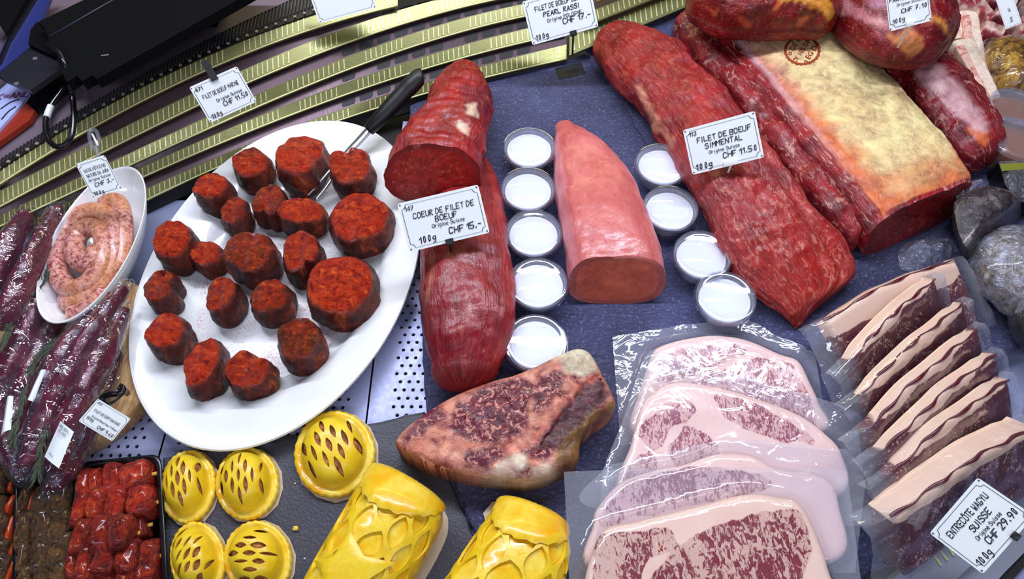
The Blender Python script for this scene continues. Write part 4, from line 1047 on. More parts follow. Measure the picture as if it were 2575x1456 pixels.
for i, (x, y, l) in enumerate(CUPS):
    c = U(x, y, .032); p = Vector((c.x, c.y, .0004))
    if i == 0: c0 = sauce_cup(p, l)
    else: q = copy_tree(c0, None, p); q['label'] = l
# ------------------------------------------------------------------ beef fillets
RED, DEEP, BRT, PUR = S(166, 26, 32), S(112, 14, 22), S(186, 36, 30), S(120, 24, 46)
FATW, FATP = S(236, 206, 176), S(226, 150, 120)
def p_upper(x, y, p, t, phi):
    n_ = nz(x*.02, y*.02, 3); c = lerp3(RED, DEEP, max(0, min(1, .3+n_*.7)))
    wx, wy = wob(x, y, 8, .05)
    for q in ([(1170, 262), (1200, 255), (1205, 300), (1180, 290)], [(1150, 300), (1175, 310), (1180, 345), (1158, 330)]):
        if pip(wx, wy, q): return FATW+(0,)
    if pip(wx, wy, [(1150, 215), (1220, 215), (1225, 290), (1180, 290)]): c = lerp3(c, PUR, .7)
    return c+(.35,)
L1 = Loft([(1125, 200, 1212, 196, .050), (1084, 245, 1233, 238, .066), (1062, 300, 1232, 300, .072), (1015, 350, 1224, 362, .076), (985, 395, 1216, 410, .078), (974, 432, 1210, 436, .078)], n=120, ex=.82, rl=(.018, 0), z0=.020)
o = L1.build('short_beef_fillet', MT['muscle_fine'], None, m=120, amp=.0045, freq=32, fib=.0016, fibf=(120, 22), paint=p_upper, capmat=MT['cut'], cappaint=lambda x, y, p, t, ph: lerp3(S(206, 40, 26), S(184, 30, 30), .5+.5*nz(x*.03, y*.03))+(.7,), seed=1, slant=.022)
tag(o, 'dark red beef fillet head with cut face resting on the longer fillet', 'beef fillet', 'beef fillets')
def p_long(x, y, p, t, phi):
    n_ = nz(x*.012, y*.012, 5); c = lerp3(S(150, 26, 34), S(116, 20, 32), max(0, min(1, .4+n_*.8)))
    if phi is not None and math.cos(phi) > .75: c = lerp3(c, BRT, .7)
    wx, wy = wob(x, y, 6, .06)
    if pip(wx, wy, [(1085, 640), (1093, 640), (1078, 760), (1070, 760)]): return lerp3(c, FATP, .6)+(.2,)
    return c+(.3,)
L2 = Loft([(1135, 440, 1225, 405, .018), (1095, 490, 1252, 460, .036), (1068, 565, 1268, 550, .060), (1058, 650, 1282, 640, .066), (1058, 760, 1298, 750, .066), (1066, 850, 1292, 845, .062), (1085, 925, 1262, 915, .054)], n=90, ex=.85, rl=(.01, .026))
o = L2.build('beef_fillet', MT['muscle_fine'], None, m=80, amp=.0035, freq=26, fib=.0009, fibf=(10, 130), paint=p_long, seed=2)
tag(o, 'long smooth dark red beef fillet standing beside the platter', 'beef fillet', 'beef fillets')
PK, PK2 = S(206, 112, 108), S(218, 136, 132)
def p_pork(x, y, p, t, phi):
    n_ = nz(x*.015, y*.015, 8); c = lerp3(PK, S(196, 96, 92), max(0, min(1, .5+n_)))
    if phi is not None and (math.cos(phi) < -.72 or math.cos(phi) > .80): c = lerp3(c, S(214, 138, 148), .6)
    return c+(.25,)
L3 = Loft([(1396, 335, 1440, 325, .030), (1391, 390, 1515, 372, .046), (1396, 470, 1580, 452, .056), (1408, 570, 1628, 552, .060), (1420, 640, 1655, 632, .060), (1425, 688, 1668, 684, .058)], n=80, ex=.74, rl=(.010, 0))
o = L3.build('pork_fillet', MT['pork'], None, m=72, amp=.0025, freq=26, fib=.0006, fibf=(10, 60), paint=p_pork, capmat=MT['cut'], cappaint=lambda x, y, p, t, ph: S(206, 92, 66)+(.15,), seed=3, slant=.026)
tag(o, 'pink tapered pork fillet with a flat cut front between the sauce cups', 'pork fillet')
def p_sim(x, y, p, t, phi):
    n_ = nz(x*.015, y*.015, 11); c = lerp3(S(170, 28, 34), S(122, 18, 30), max(0, min(1, .35+n_*.9)))
    if t > .6: c = lerp3(c, S(184, 40, 26), min(1, (t-.6)*2.5)*.8)
    wx, wy = wob(x, y, 8, .05)
    for q in ([(1598, 215), (1612, 215), (1640, 270), (1660, 330), (1650, 340), (1622, 280)], [(1640, 300), (1652, 290), (1700, 350), (1690, 370)]):
        if pip(wx, wy, q): return lerp3(c, FATP, .8)+(0,)
    return c+(.25 if t < .55 else .55,)
L4 = Loft([(1496, 125, 1570, 66, .040), (1530, 195, 1655, 92, .052), (1600, 262, 1735, 160, .060), (1665, 345, 1820, 255, .064), (1728, 450, 1900, 350, .066), (1785, 560, 1975, 455, .064), (1840, 665, 2050, 545, .056), (1905, 740, 2120, 625, .044), (1968, 788, 2140, 700, .032), (1992, 808, 2060, 768, .020), (2004, 818, 2022, 808, .010)], n=210, ex=.84, rl=(.014, .004), z0=.004)
o = L4.build('long_beef_fillet', MT['muscle'], None, m=130, amp=.0055, freq=22, fib=.0014, fibf=(16, 110), paint=p_sim, seed=4, wr=lambda u, phi, p: -.006*math.exp(-((phi-1.05)/.16)**2)*min(1, max(0, (u/L4.len-.5)*4)))
tag(o, 'long red beef fillet with pointed tail lying diagonally beside the loin', 'beef fillet', 'beef fillets')
def p_chain(x, y, p, t, phi):
    n_ = nz(x*.02, y*.02, 14); c = lerp3(S(158, 30, 36), S(118, 20, 30), max(0, min(1, .4+n_)))
    if phi is not None:
        e = phi+.35*nz(x*.03, y*.03, 2)
        if .25 < e < 1.0: return lerp3(S(196, 130, 140), FATP, max(0, min(1, .5+n_*1.5)))+(.0,)
    return c+(.5,)
L5 = Loft([(1692, 80, 1742, 46, .040), (1752, 165, 1798, 124, .046), (1830, 255, 1870, 212, .046), (1905, 350, 1945, 306, .046), (1985, 450, 2026, 406, .044), (2060, 545, 2100, 498, .042), (2120, 615, 2152, 576, .036)], n=110, ex=.8, rl=(.012, .014), z0=.004)
o = L5.build('side_muscle_strip', MT['loin'], None, m=48, amp=.005, freq=30, fib=.0015, fibf=(18, 120), paint=p_chain, seed=5)
tag(o, 'narrow ragged strip of red side muscle between fillet and loin', 'beef strip', 'beef strips')
# ------------------------------------------------------------------ loin with fat cap and stamp
FAT1, FAT2, FAT3 = S(240, 220, 156), S(236, 196, 140), S(224, 110, 52)
def p_loin(x, y, p, t, phi):
    n_ = nz(x*.02, y*.02, 17)
    if phi is None: return lerp3(S(150, 26, 26), S(112, 16, 20), max(0, min(1, .5+n_)))+(.35,)
    e = phi+.10*nz(x*.03, y*.03, 2)+.05*nz(x*.1, y*.1, 6)
    if -.15 < e < 2.20 and t < .985:
        k = max(0, min(1, .45+1.1*nz(x*.012, y*.012, 21)))
        c = lerp3(FAT1, FAT2, k*.8); pk = max(0, min(1, (.45-t)*2.2))*max(0, min(1, (e-1.1)*1.2)); c = lerp3(c, S(238, 178, 150), pk*.8)
        wv = .5+.9*nz(x*.03, y*.03, 44)
        edge = max(0, 1-min((e+.15)/(.30+.25*wv), (2.20-e)/(.30+.35*wv))); c = lerp3(c, lerp3(S(236, 170, 140), FAT3, max(0, min(1, (t-.30)*2.6))), min(1, edge*1.3))
        if t > .84: c = lerp3(c, FAT3, min(1, max(0, (t-.84)/.13+.5*(wv-.5)))*.9)
        q = nz(x*.035, y*.035, 33)
        if q > .42: c = lerp3(c, S(140, 112, 100), .4)
        return c+(0.,)
    if 2.20 <= e < 2.34: return lerp3(S(222, 176, 182), FAT3, max(0, min(1, (t-.3)*1.6)))+(.1,)
    return lerp3(S(166, 26, 36), S(108, 14, 26), max(0, min(1, .35+n_)))+(.8,)
L6 = Loft([(1738, 62, 2064, 54, .062), (1812, 160, 2150, 156, .064), (1896, 265, 2230, 242, .066), (1984, 375, 2300, 318, .066), (2070, 478, 2360, 390, .066), (2136, 558, 2402, 456, .064), (2168, 600, 2412, 494, .062)], n=130, ex=.50, rl=(.008, 0), z0=.004, kz=.40)
LOIN = L6.build('beef_loin', MT['loin'], None, m=110, amp=.0035, freq=24, fib=.0012, fibf=(14, 120), paint=p_loin, capmat=MT['cut'], cappaint=p_loin, seed=6, sharp=70, slant=.014)
tag(LOIN, 'large beef loin with thick cream fat cap and brown round stamp', 'beef loin', 'beef loins')
bpy.context.view_layer.update()
bv = BVHTree.FromPolygons([LOIN.matrix_world@q.co for q in LOIN.data.vertices], [tuple(q.vertices) for q in LOIN.data.polygons])
def drape(px, py, off=.0006):
    r = FWD*F+RGT*(px-W/2)+UPV*(H/2-py); r.normalize(); h = bv.ray_cast(CAM, r)
    p = h[0] if h[0] is not None else U(px, py, .066)
    return p+Vector((0, 0, off)), (h[1] or Vector((0, 0, 1)))
sc_, _ = drape(2017, 128)
v = []; f = []; n = 72
for i in range(n):
    a = 2*PI*i/n; wv = 1+.05*nz(i*.9, 2.)
    for rr in (39*wv, (46+1.4*math.sin(i*PI/1.5))*1.0): 
        p, _ = drape(2017+rr*math.cos(a), 128+rr*.80*math.sin(a)); v.append(p)
for i in range(n):
    j = (i+1) % n; f.append((2*i, 2*j, 2*j+1, 2*i+1))
mk('stamp_ring', v, f, MT['stamp'], LOIN, smooth=False, recalc=False)
def stamp_text(s, cx, cy, size, rot):
    cu = bpy.data.curves.new('t', 'FONT'); cu.body = s; cu.size = size; cu.align_x = 'CENTER'; cu.align_y = 'CENTER'; cu.offset = size*.02; cu.resolution_u = 2
    tmp = bpy.data.objects.new('tmp', cu); COL.objects.link(tmp); me = bpy.data.meshes.new_from_object(tmp.evaluated_get(bpy.context.evaluated_depsgraph_get()))
    a = math.radians(rot); vv = []
    for q in me.vertices:
        x, y = q.co.x*math.cos(a)-q.co.y*math.sin(a), q.co.x*math.sin(a)+q.co.y*math.cos(a); p, _ = drape(cx+x, cy-y*.85); vv.append(p)
    ff = [tuple(q.vertices) for q in me.polygons]; bpy.data.objects.remove(tmp); bpy.data.curves.remove(cu); bpy.data.meshes.remove(me)
    mk('stamp_lettering', vv, ff, MT['stamp'], LOIN, smooth=False, recalc=False)
stamp_text('o DE o', 1996, 118, 19, 62); stamp_text('CY 105 OM', 2016, 129, 16.5, 60); stamp_text('q EG D', 2037, 138, 19, 60)
# ------------------------------------------------------------------ rump cuts lying across the loins
def p_t1(x, y, p, d, under):
    n_ = nz(x*.02, y*.02, 23); wx, wy = wob(x, y, 8, .04)
    if pip(wx, wy, [(1990, -60), (2080, -40), (2098, 40), (2085, 60), (2060, 25), (1990, 5), (1960, 10)]): return lerp3(S(222, 168, 62), S(230, 140, 40), max(0, min(1, .5+n_)))+(0,)
    for q in ([(1955, -10), (1990, -10), (1965, 15), (1945, 30)], [(2000, 55), (2035, 32), (2045, 40), (2010, 62)], [(1850, 40), (1875, 55), (1890, 75), (1870, 70)], [(1780, 20), (1810, 25), (1800, 40)]):
        if pip(wx, wy, q): return S(226, 108, 58)+(0,)
    return lerp3(S(150, 24, 22), S(104, 14, 16), max(0, min(1, .5+n_)))+(.45,)
T1 = Loft([(1740, -20, 1752, 40, .05, .0), (1790, -60, 1800, 66, .07, .0), (1860, -80, 1860, 70, .080, .0), (1930, -80, 1935, 74, .082, .0), (2000, -80, 2005, 70, .080, .0), (2060, -60, 2066, 74, .070, .0), (2090, -30, 2092, 66, .05, .0)], n=120, ex=.62, rl=(.010, .010), z0=.069)
o = T1.build('beef_rump', MT['cut'], None, m=110, amp=.005, freq=26, fib=.0012, fibf=(60, 60), paint=lambda x, y, p, t, ph: p_t1(x, y, p, 0, 0), seed=7)
tag(o, 'dark red beef rump cut with yellow fat lying across the loin top', 'beef roast', 'beef roasts')
def p_t2(x, y, p, t, phi):
    n_ = nz(x*.02, y*.02, 27); wx, wy = wob(x, y, 9, .04)
    if pip(wx, wy, [(2255, 85), (2290, 68), (2320, 90), (2320, 120), (2290, 140), (2255, 120), (2230, 90)]): return lerp3(S(240, 130, 72), S(236, 160, 96), max(0, min(1, .5+n_)))+(0,)
    if pip(wx, wy, [(2080, -30), (2130, 0), (2190, 30), (2250, 60), (2230, 75), (2170, 55), (2100, 35)]): return lerp3(S(212, 150, 150), S(190, 110, 120), max(0, min(1, .5+n_)))+(.1,)
    if pip(wx, wy, [(2140, -40), (2260, -40), (2260, 30), (2180, 10)]): return lerp3(S(176, 120, 150), S(150, 60, 80), max(0, min(1, .5+n_)))+(.2,)
    if pip(wx, wy, [(2330, 20), (2380, 60), (2392, 90), (2375, 80), (2340, 50)]): return S(230, 146, 70)+(0,)
    return lerp3(S(142, 22, 30), S(100, 14, 24), max(0, min(1, .5+n_)))+(.4,)
T2 = Loft([(2090, -30, 2100, 60, .050, 0), (2140, -70, 2140, 100, .074, 0), (2200, -80, 2190, 135, .082, 0), (2260, -60, 2250, 152, .082, 0), (2320, -30, 2310, 158, .076, 0), (2370, 10, 2360, 146, .06, 0), (2390, 60, 2382, 118, .04, 0)], n=120, ex=.8, rl=(.012, .008), z0=.066)
o = T2.build('beef_roast', MT['cut'], None, m=110, amp=.0055, freq=24, fib=.0012, fibf=(60, 60), paint=p_t2, seed=8)
tag(o, 'rounded beef roast with orange fat patch and pale membrane, upper right', 'beef roast', 'beef roasts')
def p_r(x, y, p, t, phi):
    n_ = nz(x*.025, y*.025, 31); wx, wy = wob(x, y, 9, .05)
    if pip(wx, wy, [(2300, 170), (2345, 150), (2390, 190), (2440, 245), (2475, 300), (2490, 335), (2450, 325), (2400, 290), (2350, 230), (2300, 195)]): return lerp3(S(224, 178, 178), S(204, 140, 146), max(0, min(1, .4+n_*1.3)))+(.1,)
    if pip(wx, wy, [(2425, 318), (2470, 322), (2490, 350), (2480, 372), (2450, 345)]): return S(224, 108, 62)+(0,)
    return lerp3(S(150, 24, 34), S(104, 16, 28), max(0, min(1, .45+n_)))+(.5,)
L7 = Loft([(2200, 165, 2340, 130, .052), (2250, 215, 2395, 178, .056), (2304, 280, 2448, 238, .058), (2360, 345, 2492, 300, .056), (2404, 398, 2515, 358, .050), (2430, 420, 2512, 385, .042)], n=80, ex=.78, rl=(.01, .008), z0=.004)
o = L7.build('beef_sirloin', MT['loin'], None, m=64, amp=.0045, freq=28, fib=.0012, fibf=(18, 100), paint=p_r, seed=9)
tag(o, 'beef sirloin with whitish membrane lying beside the marrow bones', 'beef loin', 'beef loins')
# ------------------------------------------------------------------ bone-in rib steak
def rib_cols():
    eye = [(1128, 1045), (1180, 992), (1250, 962), (1312, 950), (1342, 975), (1332, 1030), (1302, 1088), (1235, 1118), (1172, 1108), (1130, 1082)]
    lean = [eye, [(1346, 962), (1400, 932), (1424, 946), (1392, 1000), (1342, 1045)], [(1004, 1108), (1060, 1042), (1100, 1022), (1112, 1042), (1062, 1092), (1022, 1114)],
            [(1150, 1162), (1170, 1132), (1250, 1126), (1276, 1150), (1240, 1168), (1190, 1178)], [(1016, 1128), (1062, 1152), (1142, 1176), (1156, 1202), (1070, 1182)], [(1286, 1192), (1330, 1168), (1344, 1196), (1300, 1218)], [(1312, 1144), (1372, 1090), (1404, 1120), (1372, 1162)]]
    dark = [(1348, 1130), (1400, 1050), (1455, 972), (1490, 930), (1520, 950), (1536, 1000), (1490, 1038), (1448, 1082), (1440, 1120), (1400, 1130)]
    stripe = [(1340, 1095), (1400, 1020), (1460, 955), (1500, 930), (1512, 942), (1455, 990), (1390, 1060), (1350, 1110)]
    bone_ = [(1400, 1130), (1440, 1085), (1490, 1038), (1545, 1000), (1560, 1030), (1500, 1075), (1468, 1105), (1462, 1180), (1400, 1200), (1390, 1160)]
    white = [(1395, 893), (1450, 865), (1495, 885), (1505, 925), (1460, 945), (1425, 940)]
    white2 = [(1240, 1175), (1290, 1140), (1320, 1140), (1330, 1170), (1380, 1160), (1400, 1190), (1330, 1235), (1220, 1215)]
    def fn(x, y, p, d, under):
        wx, wy = wob(x, y, 10, .04); n_ = nz(x*.03, y*.03, 41)
        k = max(0, min(1, .5+n_))
        if p.z < .028 and y > 1120: return lerp3(S(60, 36, 24), S(120, 90, 54), k)+(.1,)
        if pip(wx, wy, white): return lerp3(S(236, 222, 190), S(206, 186, 150), k)+(0,)
        if pip(wx, wy, stripe) and abs(nz(wx*.02, wy*.05, 2)) < .16: return S(206, 104, 84)+(0,)
        if pip(wx, wy, bone_): return lerp3(S(150, 104, 44), S(92, 56, 30), k)+(.1,)
        if pip(wx, wy, dark): return lerp3(S(70, 40, 36), S(96, 34, 52), k)+(.1,)
        for q in lean:
            if pip(wx, wy, q): return lerp3(S(116, 26, 44), S(90, 18, 42), k)+(1,)
        if pip(wx, wy, white2): return lerp3(S(232, 214, 186), S(196, 160, 140), k)+(.1,)
        c = lerp3(S(232, 160, 134), S(222, 132, 104), k)
        if y < 1010-(x-1040)*.28: c = lerp3(c, S(236, 200, 160), .7)
        if abs(nz(wx*.022, wy*.03, 52)) < .10: return S(122, 30, 42)+(.6,)
        return c+(0,)
    return fn
ro = [(994, 1110), (1026, 1072), (1080, 1032), (1150, 992), (1240, 958), (1290, 945), (1350, 920), (1400, 895), (1450, 877), (1485, 890), (1515, 940), (1540, 990), (1548, 1020), (1526, 1042), (1492, 1066), (1468, 1092), (1458, 1124), (1452, 1158), (1405, 1184), (1335, 1208), (1250, 1204), (1150, 1188), (1070, 1166), (1032, 1146), (1006, 1130)]
OUT = pxpoly(ro, .036)
def rib_h(x, y, d):
    r = .009; k = min(d/r, 1); px_, py_ = pj(Vector((x, y, .04)))
    z = .042*(.80+.20*math.sqrt(max(0, 1-(1-k)**2)))+.0030*fbm(Vector((x, y, 0))*60, 3)*k+.0009*nz(x*900, y*900)*k
    if pip(px_, py_, [(1360, 1120), (1405, 1050), (1460, 975), (1500, 940), (1536, 1000), (1486, 1045), (1442, 1092), (1420, 1130)]): z -= .0025
    return z
o = plate('rib_steak', OUT, rib_h, .0006, MT['ribsteak'], None, step=.0021, rounds=(.001, .0028, .006), paint=rib_cols(), n=110)
tag(o, 'thick marbled bone-in rib steak with pale fat rim and dark bone', 'rib steak')
# ------------------------------------------------------------------ lattice pies
def lens(cx, cy, L, w, a, n=7):
    P = [];  ca, sa = math.cos(a), math.sin(a)
    for i in range(n): t = -1+2*i/n; P.append((t*L/2, w/2*(1-t*t)))
    for i in range(n): t = 1-2*i/n; P.append((t*L/2, -w/2*(1-t*t)))
    return [(cx+x*ca-y*sa, cy+x*sa+y*ca) for x, y in P]
def round_pie(cx, cy, a, b, tilt, ang, label, seed, paper=True, offs=(0, 0), wide=1.):
    z0 = -.0006; rz = .008; c = U(cx, cy, rz); q = math.radians(tilt)
    e1 = (U(cx+a*math.cos(q), cy+a*math.sin(q), rz)-U(cx-a*math.cos(q), cy-a*math.sin(q), rz))/2
    e2 = (U(cx+b*math.sin(q), cy-b*math.cos(q), rz)-U(cx-b*math.sin(q), cy+b*math.cos(q), rz))/2
    base = Vector((c.x, c.y, z0)); R = (e1.length+e2.length)/2; HD = .022
    t = thing('round_pie', base, label, 'pie', 'small round lattice pies')
    dom = .80
    def at(x, y, z): return base+e1*x+e2*y+Vector((0, 0, z))
    # crimped brim
    v = []; f = []; seg = 120
    prof = [(.0, .001), (.96, .001), (1.0, .003), (.985, .0072), (.93, .0090), (.88, .0085), (.82, .0078), (.76, .0085)]
    for r, z in prof[1:]:
        for i in range(seg):
            th = 2*PI*i/seg; w = 1+(.012*math.sin(th*30)+.014*nz(math.cos(th)*2+seed, math.sin(th)*2))*(1 if r > .9 else .2)
            v.append(at(r*w*math.cos(th), r*w*math.sin(th), z+.0009*nz(math.cos(th)*5*r+seed, math.sin(th)*5*r, r*5)))
    k = len(prof)-1
    for j in range(k-1):
        for i in range(seg): f.append((j*seg+i, j*seg+(i+1) % seg, (j+1)*seg+(i+1) % seg, (j+1)*seg+i))
    f.append(tuple(range(seg-1, -1, -1))); f.append(tuple((k-1)*seg+i for i in range(seg)))
    mk('brim', v, f, MT['dough'], t)
    def hz(r): r = min(r/dom, 1); return .0085+HD*(1-r**3.4)**.62
    lathe('filling', [(0, hz(0)-.003)]+[(r*dom*.97, hz(r*dom)-.003) for r in (.15, .3, .45, .6, .75, .88, .96, 1.)], MT['filling'], t, 48, base, e1, e2)
    holes = []; rr = random.Random(seed)
    for i in range(-4, 5):
        for j in range(-3, 4):
            L, w = .42*rr.uniform(.85, 1.12), .125*wide*rr.uniform(.5, 1.15); x = j*.50+(.25 if i % 2 else 0)+offs[0]; y = i*.20+offs[1]
            hx, hy = x*math.cos(ang)-y*math.sin(ang), x*math.sin(ang)+y*math.cos(ang)
            if math.hypot(hx, hy) < .70 and max(math.hypot(hx+k_*L/2*math.cos(ang), hy+k_*L/2*math.sin(ang)) for k_ in (-1, 1)) < .77: holes.append(lens(hx, hy, L, w, ang))
    ring = [(dom*math.cos(2*PI*i/72), dom*math.sin(2*PI*i/72)) for i in range(72)]
    plate('lattice_lid', ring, lambda x, y, d: hz(math.hypot(x, y)), lambda x, y: hz(math.hypot(x, y))-.0026, MT['dough_matte'], t, holes=holes, step=.045, rounds=(.02, .05), fmap=lambda x, y, z: at(x, y, z), sharp=50)
    if paper:
        pp = []
        for i in range(14):
            th = 2*PI*i/14; w = 1.05+.05*nz(i*1.7, seed); p = at(w*math.cos(th)+.03, w*math.sin(th)-.0, 0); pp.append((p.x, p.y))
        prism('paper', pp, -.0008, -.0003, MT['paper'], t)
    return t
round_pie(470, 1219, 70, 94, 10, 1.9, 'round lattice pie of the upper pair nearest the skewer tray corner', 1, wide=1.5)
round_pie(619, 1211, 80, 92, 8, 1.75, 'round lattice pie of the upper pair tucked under the platter rim', 2, wide=1.2)
round_pie(494, 1404, 70, 98, -6, .75, 'round lattice pie in the lower pair, next to the red skewer tray', 3, wide=1.3)
round_pie(646, 1402, 86, 98, -6, -.1, 'round lattice pie in the lower pair with level slits and torn paper', 4, wide=1.3)
round_pie(840, 1136, 102, 110, 14, 2.25, 'largest round lattice pie, alone between platter and pastry logs', 5, wide=1.1)
# ------------------------------------------------------------------ pastry logs
def pastry_log(st, label, seed, star=False, rows=5, cell=(.036, .0118)):
    L = Loft(st, n=70, ex=.86, rl=(.010, .02), z0=-.0004)
    c = L.rings[len(L.rings)//2][0]
    t = thing('pastry_log', (c.x, c.y, -.0006), label, 'pastry log', 'lattice topped pastry logs')
    L.build('dough_case', MT['dough'], t, m=56, amp=.0015, freq=30, fib=0, seed=seed)
    R = L.rad; w0, w1 = .10*R*PI, .92*R*PI
    out = []; n = 60
    for i in range(n): out.append((.008+(L.len-.010)*i/n, w0+.002*math.sin(i*.9)))
    for i in range(14): out.append((L.len-.002, w0+(w1-w0)*i/14))
    for i in range(n): out.append((L.len-.002-(L.len-.010)*i/n, w1+.002*math.sin(i*1.1)))
    for i in range(14): out.append((.008, w1-(w1-w0)*i/14))
    holes = []; rr = random.Random(seed)
    ds, dq = cell; k = 0; q = w0+.009
    while q < w1-.007:
        s = .020+(ds/2 if k % 2 else 0)
        while s < L.len-.012:
            Lh, wh = ds*.84*rr.uniform(.92, 1.05), dq*1.32*rr.uniform(.85, 1.1)
            if s-Lh/2 > .012 and s+Lh/2 < L.len-.006: holes.append(lens(s, q, Lh, wh, rr.uniform(-.1, .1)))
            s += ds
        q += dq; k += 1
    keep = holes
    plate('lattice', out, lambda x, y, d: .0030-.0012*math.exp(-d/.0015), .0004, MT['dough_matte'], t, holes=keep, step=.005, fmap=lambda x, y, z: L.pos(x, y/R, z), sharp=50)
    # folded end flap with wavy edge
    fl = []
    for i in range(40):
        u = i/39; fl.append((.036*math.sin(PI*u)+.006+.0012*math.sin(i*1.9), w0*.2+(PI*R-w0*.4)*u))
    for i in range(20):
        u = 1-i/19; fl.append((.001, w0*.2+(PI*R-w0*.4)*u))
    plate('end_flap', fl, lambda x, y, d: .0065-.002*math.exp(-d/.0012), .0035, MT['dough'], t, step=.004, fmap=lambda x, y, z: L.pos(x, y/R, z), sharp=50)
    if star:
        sx, sq = L.len*.62, R*PI*.52; sp_ = [(sx+(.030 if i % 2 == 0 else .015)*math.cos(i*PI/5+.3), sq+(.030 if i % 2 == 0 else .015)*math.sin(i*PI/5+.3)) for i in range(10)]
        plate('dough_star', sp_, lambda x, y, d: .0062-.0012*math.exp(-d/.0012), .003, MT['dough_matte'], t, step=.004, fmap=lambda x, y, z: L.pos(x, y/R, z), sharp=50)
    P = []
    for i in range(0, len(L.rings), 4):
        p = L.at(i, 0); cc = L.rings[i][0]; d = (p-cc); d.z = 0; d.normalize(); P.append((p.x+d.x*.004, p.y+d.y*.004))
    for i in range(len(L.rings)-1, -1, -4):
        p = L.at(i, PI); cc = L.rings[i][0]; d = (p-cc); d.z = 0; d.normalize(); P.append((p.x+d.x*.002, p.y+d.y*.002))
    prism('paper', P, -.0008, -.0003, MT['paper'], t)
pastry_log([(945, 1186, 1112, 1282, .052), (905, 1240, 1108, 1325, .064), (862, 1315, 1075, 1395, .068), (815, 1395, 1030, 1470, .068), (775, 1470, 985, 1545, .068), (740, 1540, 950, 1610, .064)], 'long lattice pastry log with a dough star on top', 11, True)
pastry_log([(1262, 1268, 1418, 1330, .044), (1215, 1325, 1432, 1390, .056), (1165, 1400, 1418, 1470, .062), (1112, 1480, 1385, 1550, .062), (1075, 1560, 1340, 1630, .06)], 'lattice pastry log touching the white marbled steak pack', 12, False, cell=(.038, .0135))
# torn paper beside the second log and crumbs
o = prism('paper_scrap', pxpoly([(1215, 1290), (1238, 1262), (1275, 1258), (1262, 1270), (1236, 1290), (1222, 1318)], .004), .0006, .004, MT['paper']); tag(o, 'brown paper scrap sticking out behind the second pastry log', 'paper')
for i, (x, y, r, m_, l) in enumerate(((745, 1330, .0028, 'crumb', 'yellow dough crumb on the grey slate'), (742, 1216, .0010, 'pale_crumb', 'tiny pale crumb between the pies on grey slate'), (767, 1405, .0010, 'pale_crumb', 'tiny pale crumb beside the long pastry log'), (1272, 409, .0012, 'pale_crumb', 'tiny pale crumb beside the topmost sauce cup'))):
    zz = -.001 if i < 3 else 0
    o = lump('dough_crumb', U(x, y, zz), r, r*.8, r*1.2, MT[m_], amp=.0004, freq=500, nu=10, nv=6, seed=i); tag(o, l, 'crumb', 'crumbs')
# ------------------------------------------------------------------ sausage dish
bc = U(228, 617, .045); ZB = .052
d1 = np.array((.50, -.866)); d2 = np.array((.866, .50)); A_, B_ = 222., 96.
rim = [U(229+d1[0]*A_*math.cos(a)*1+d2[0]*B_*math.sin(a), 616+d1[1]*A_*math.cos(a)+d2[1]*B_*math.sin(a), ZB) for a in [2*PI*i/72 for i in range(72)]]
rc = sum(rim, Vector())/72; bt = thing('oval_dish', (rc.x, rc.y, .0125), 'deep white oval dish holding coiled sausage', 'dish')
v = []; f = []
for s_, z in [(.50, .0126), (.62, .0136), (.80, .024), (.93, .041), (1.0, ZB), (.985, ZB+.001), (.965, ZB-.001), (.89, .038), (.74, .022), (.58, .017)]:
    for p in rim: q = rc+(p-rc)*s_; v.append(Vector((q.x, q.y, z)))
for j in range(9):
    for i in range(72): f.append((j*72+i, j*72+(i+1) % 72, (j+1)*72+(i+1) % 72, (j+1)*72+i))
f += [tuple(range(71, -1, -1)), tuple(9*72+i for i in range(72))]
mk('bowl', v, f, MT['ceramic'], bt)
sa = [(234, 622, .060), (240, 646, .058), (222, 664, .055), (198, 655, .052), (188, 625, .050), (196, 592, .050), (222, 572, .052), (252, 580, .055), (264, 615, .057), (256, 662, .056), (228, 708, .053), (190, 728, .049), (158, 712, .045), (143, 668, .044), (148, 615, .044), (172, 568, .044), (214, 536, .047), (256, 534, .050), (284, 560, .053), (290, 610, .053), (278, 665, .050), (250, 715, .047), (214, 750, .044), (180, 762, .040), (158, 748, .038)]
o = tube('coiled_sausage', [U(x, y, z-.006) for x, y, z in sa], lambda t: .0108*min(1, .55+12*min(t, 1-t)), MT['sausage'], None, seg=18, n=150); tag(o, 'long pink raw sausage coiled in a spiral in the dish', 'sausage', 'raw sausages')
o = tube('sausage_end', [U(x, y, z) for x, y, z in [(258, 520, .040), (276, 507, .044), (296, 508, .046), (308, 535, .047), (312, 580, .046), (306, 632, .043), (292, 684, .040)]], lambda t: .0098*min(1, .5+8*min(t, 1-t)), MT['sausage'], None, seg=16, n=50); tag(o, 'second sausage length behind the coil at the dish top', 'sausage', 'raw sausages')
o = tube('sausage_end', [U(x, y, z) for x, y, z in [(176, 786, .034), (204, 784, .036), (236, 760, .040), (266, 724, .043)]], lambda t: .0092*min(1, .5+6*min(t, 1-t)), MT['sausage'], None, seg=16, n=30); tag(o, 'short sausage length below the coil at the dish bottom', 'sausage', 'raw sausages')
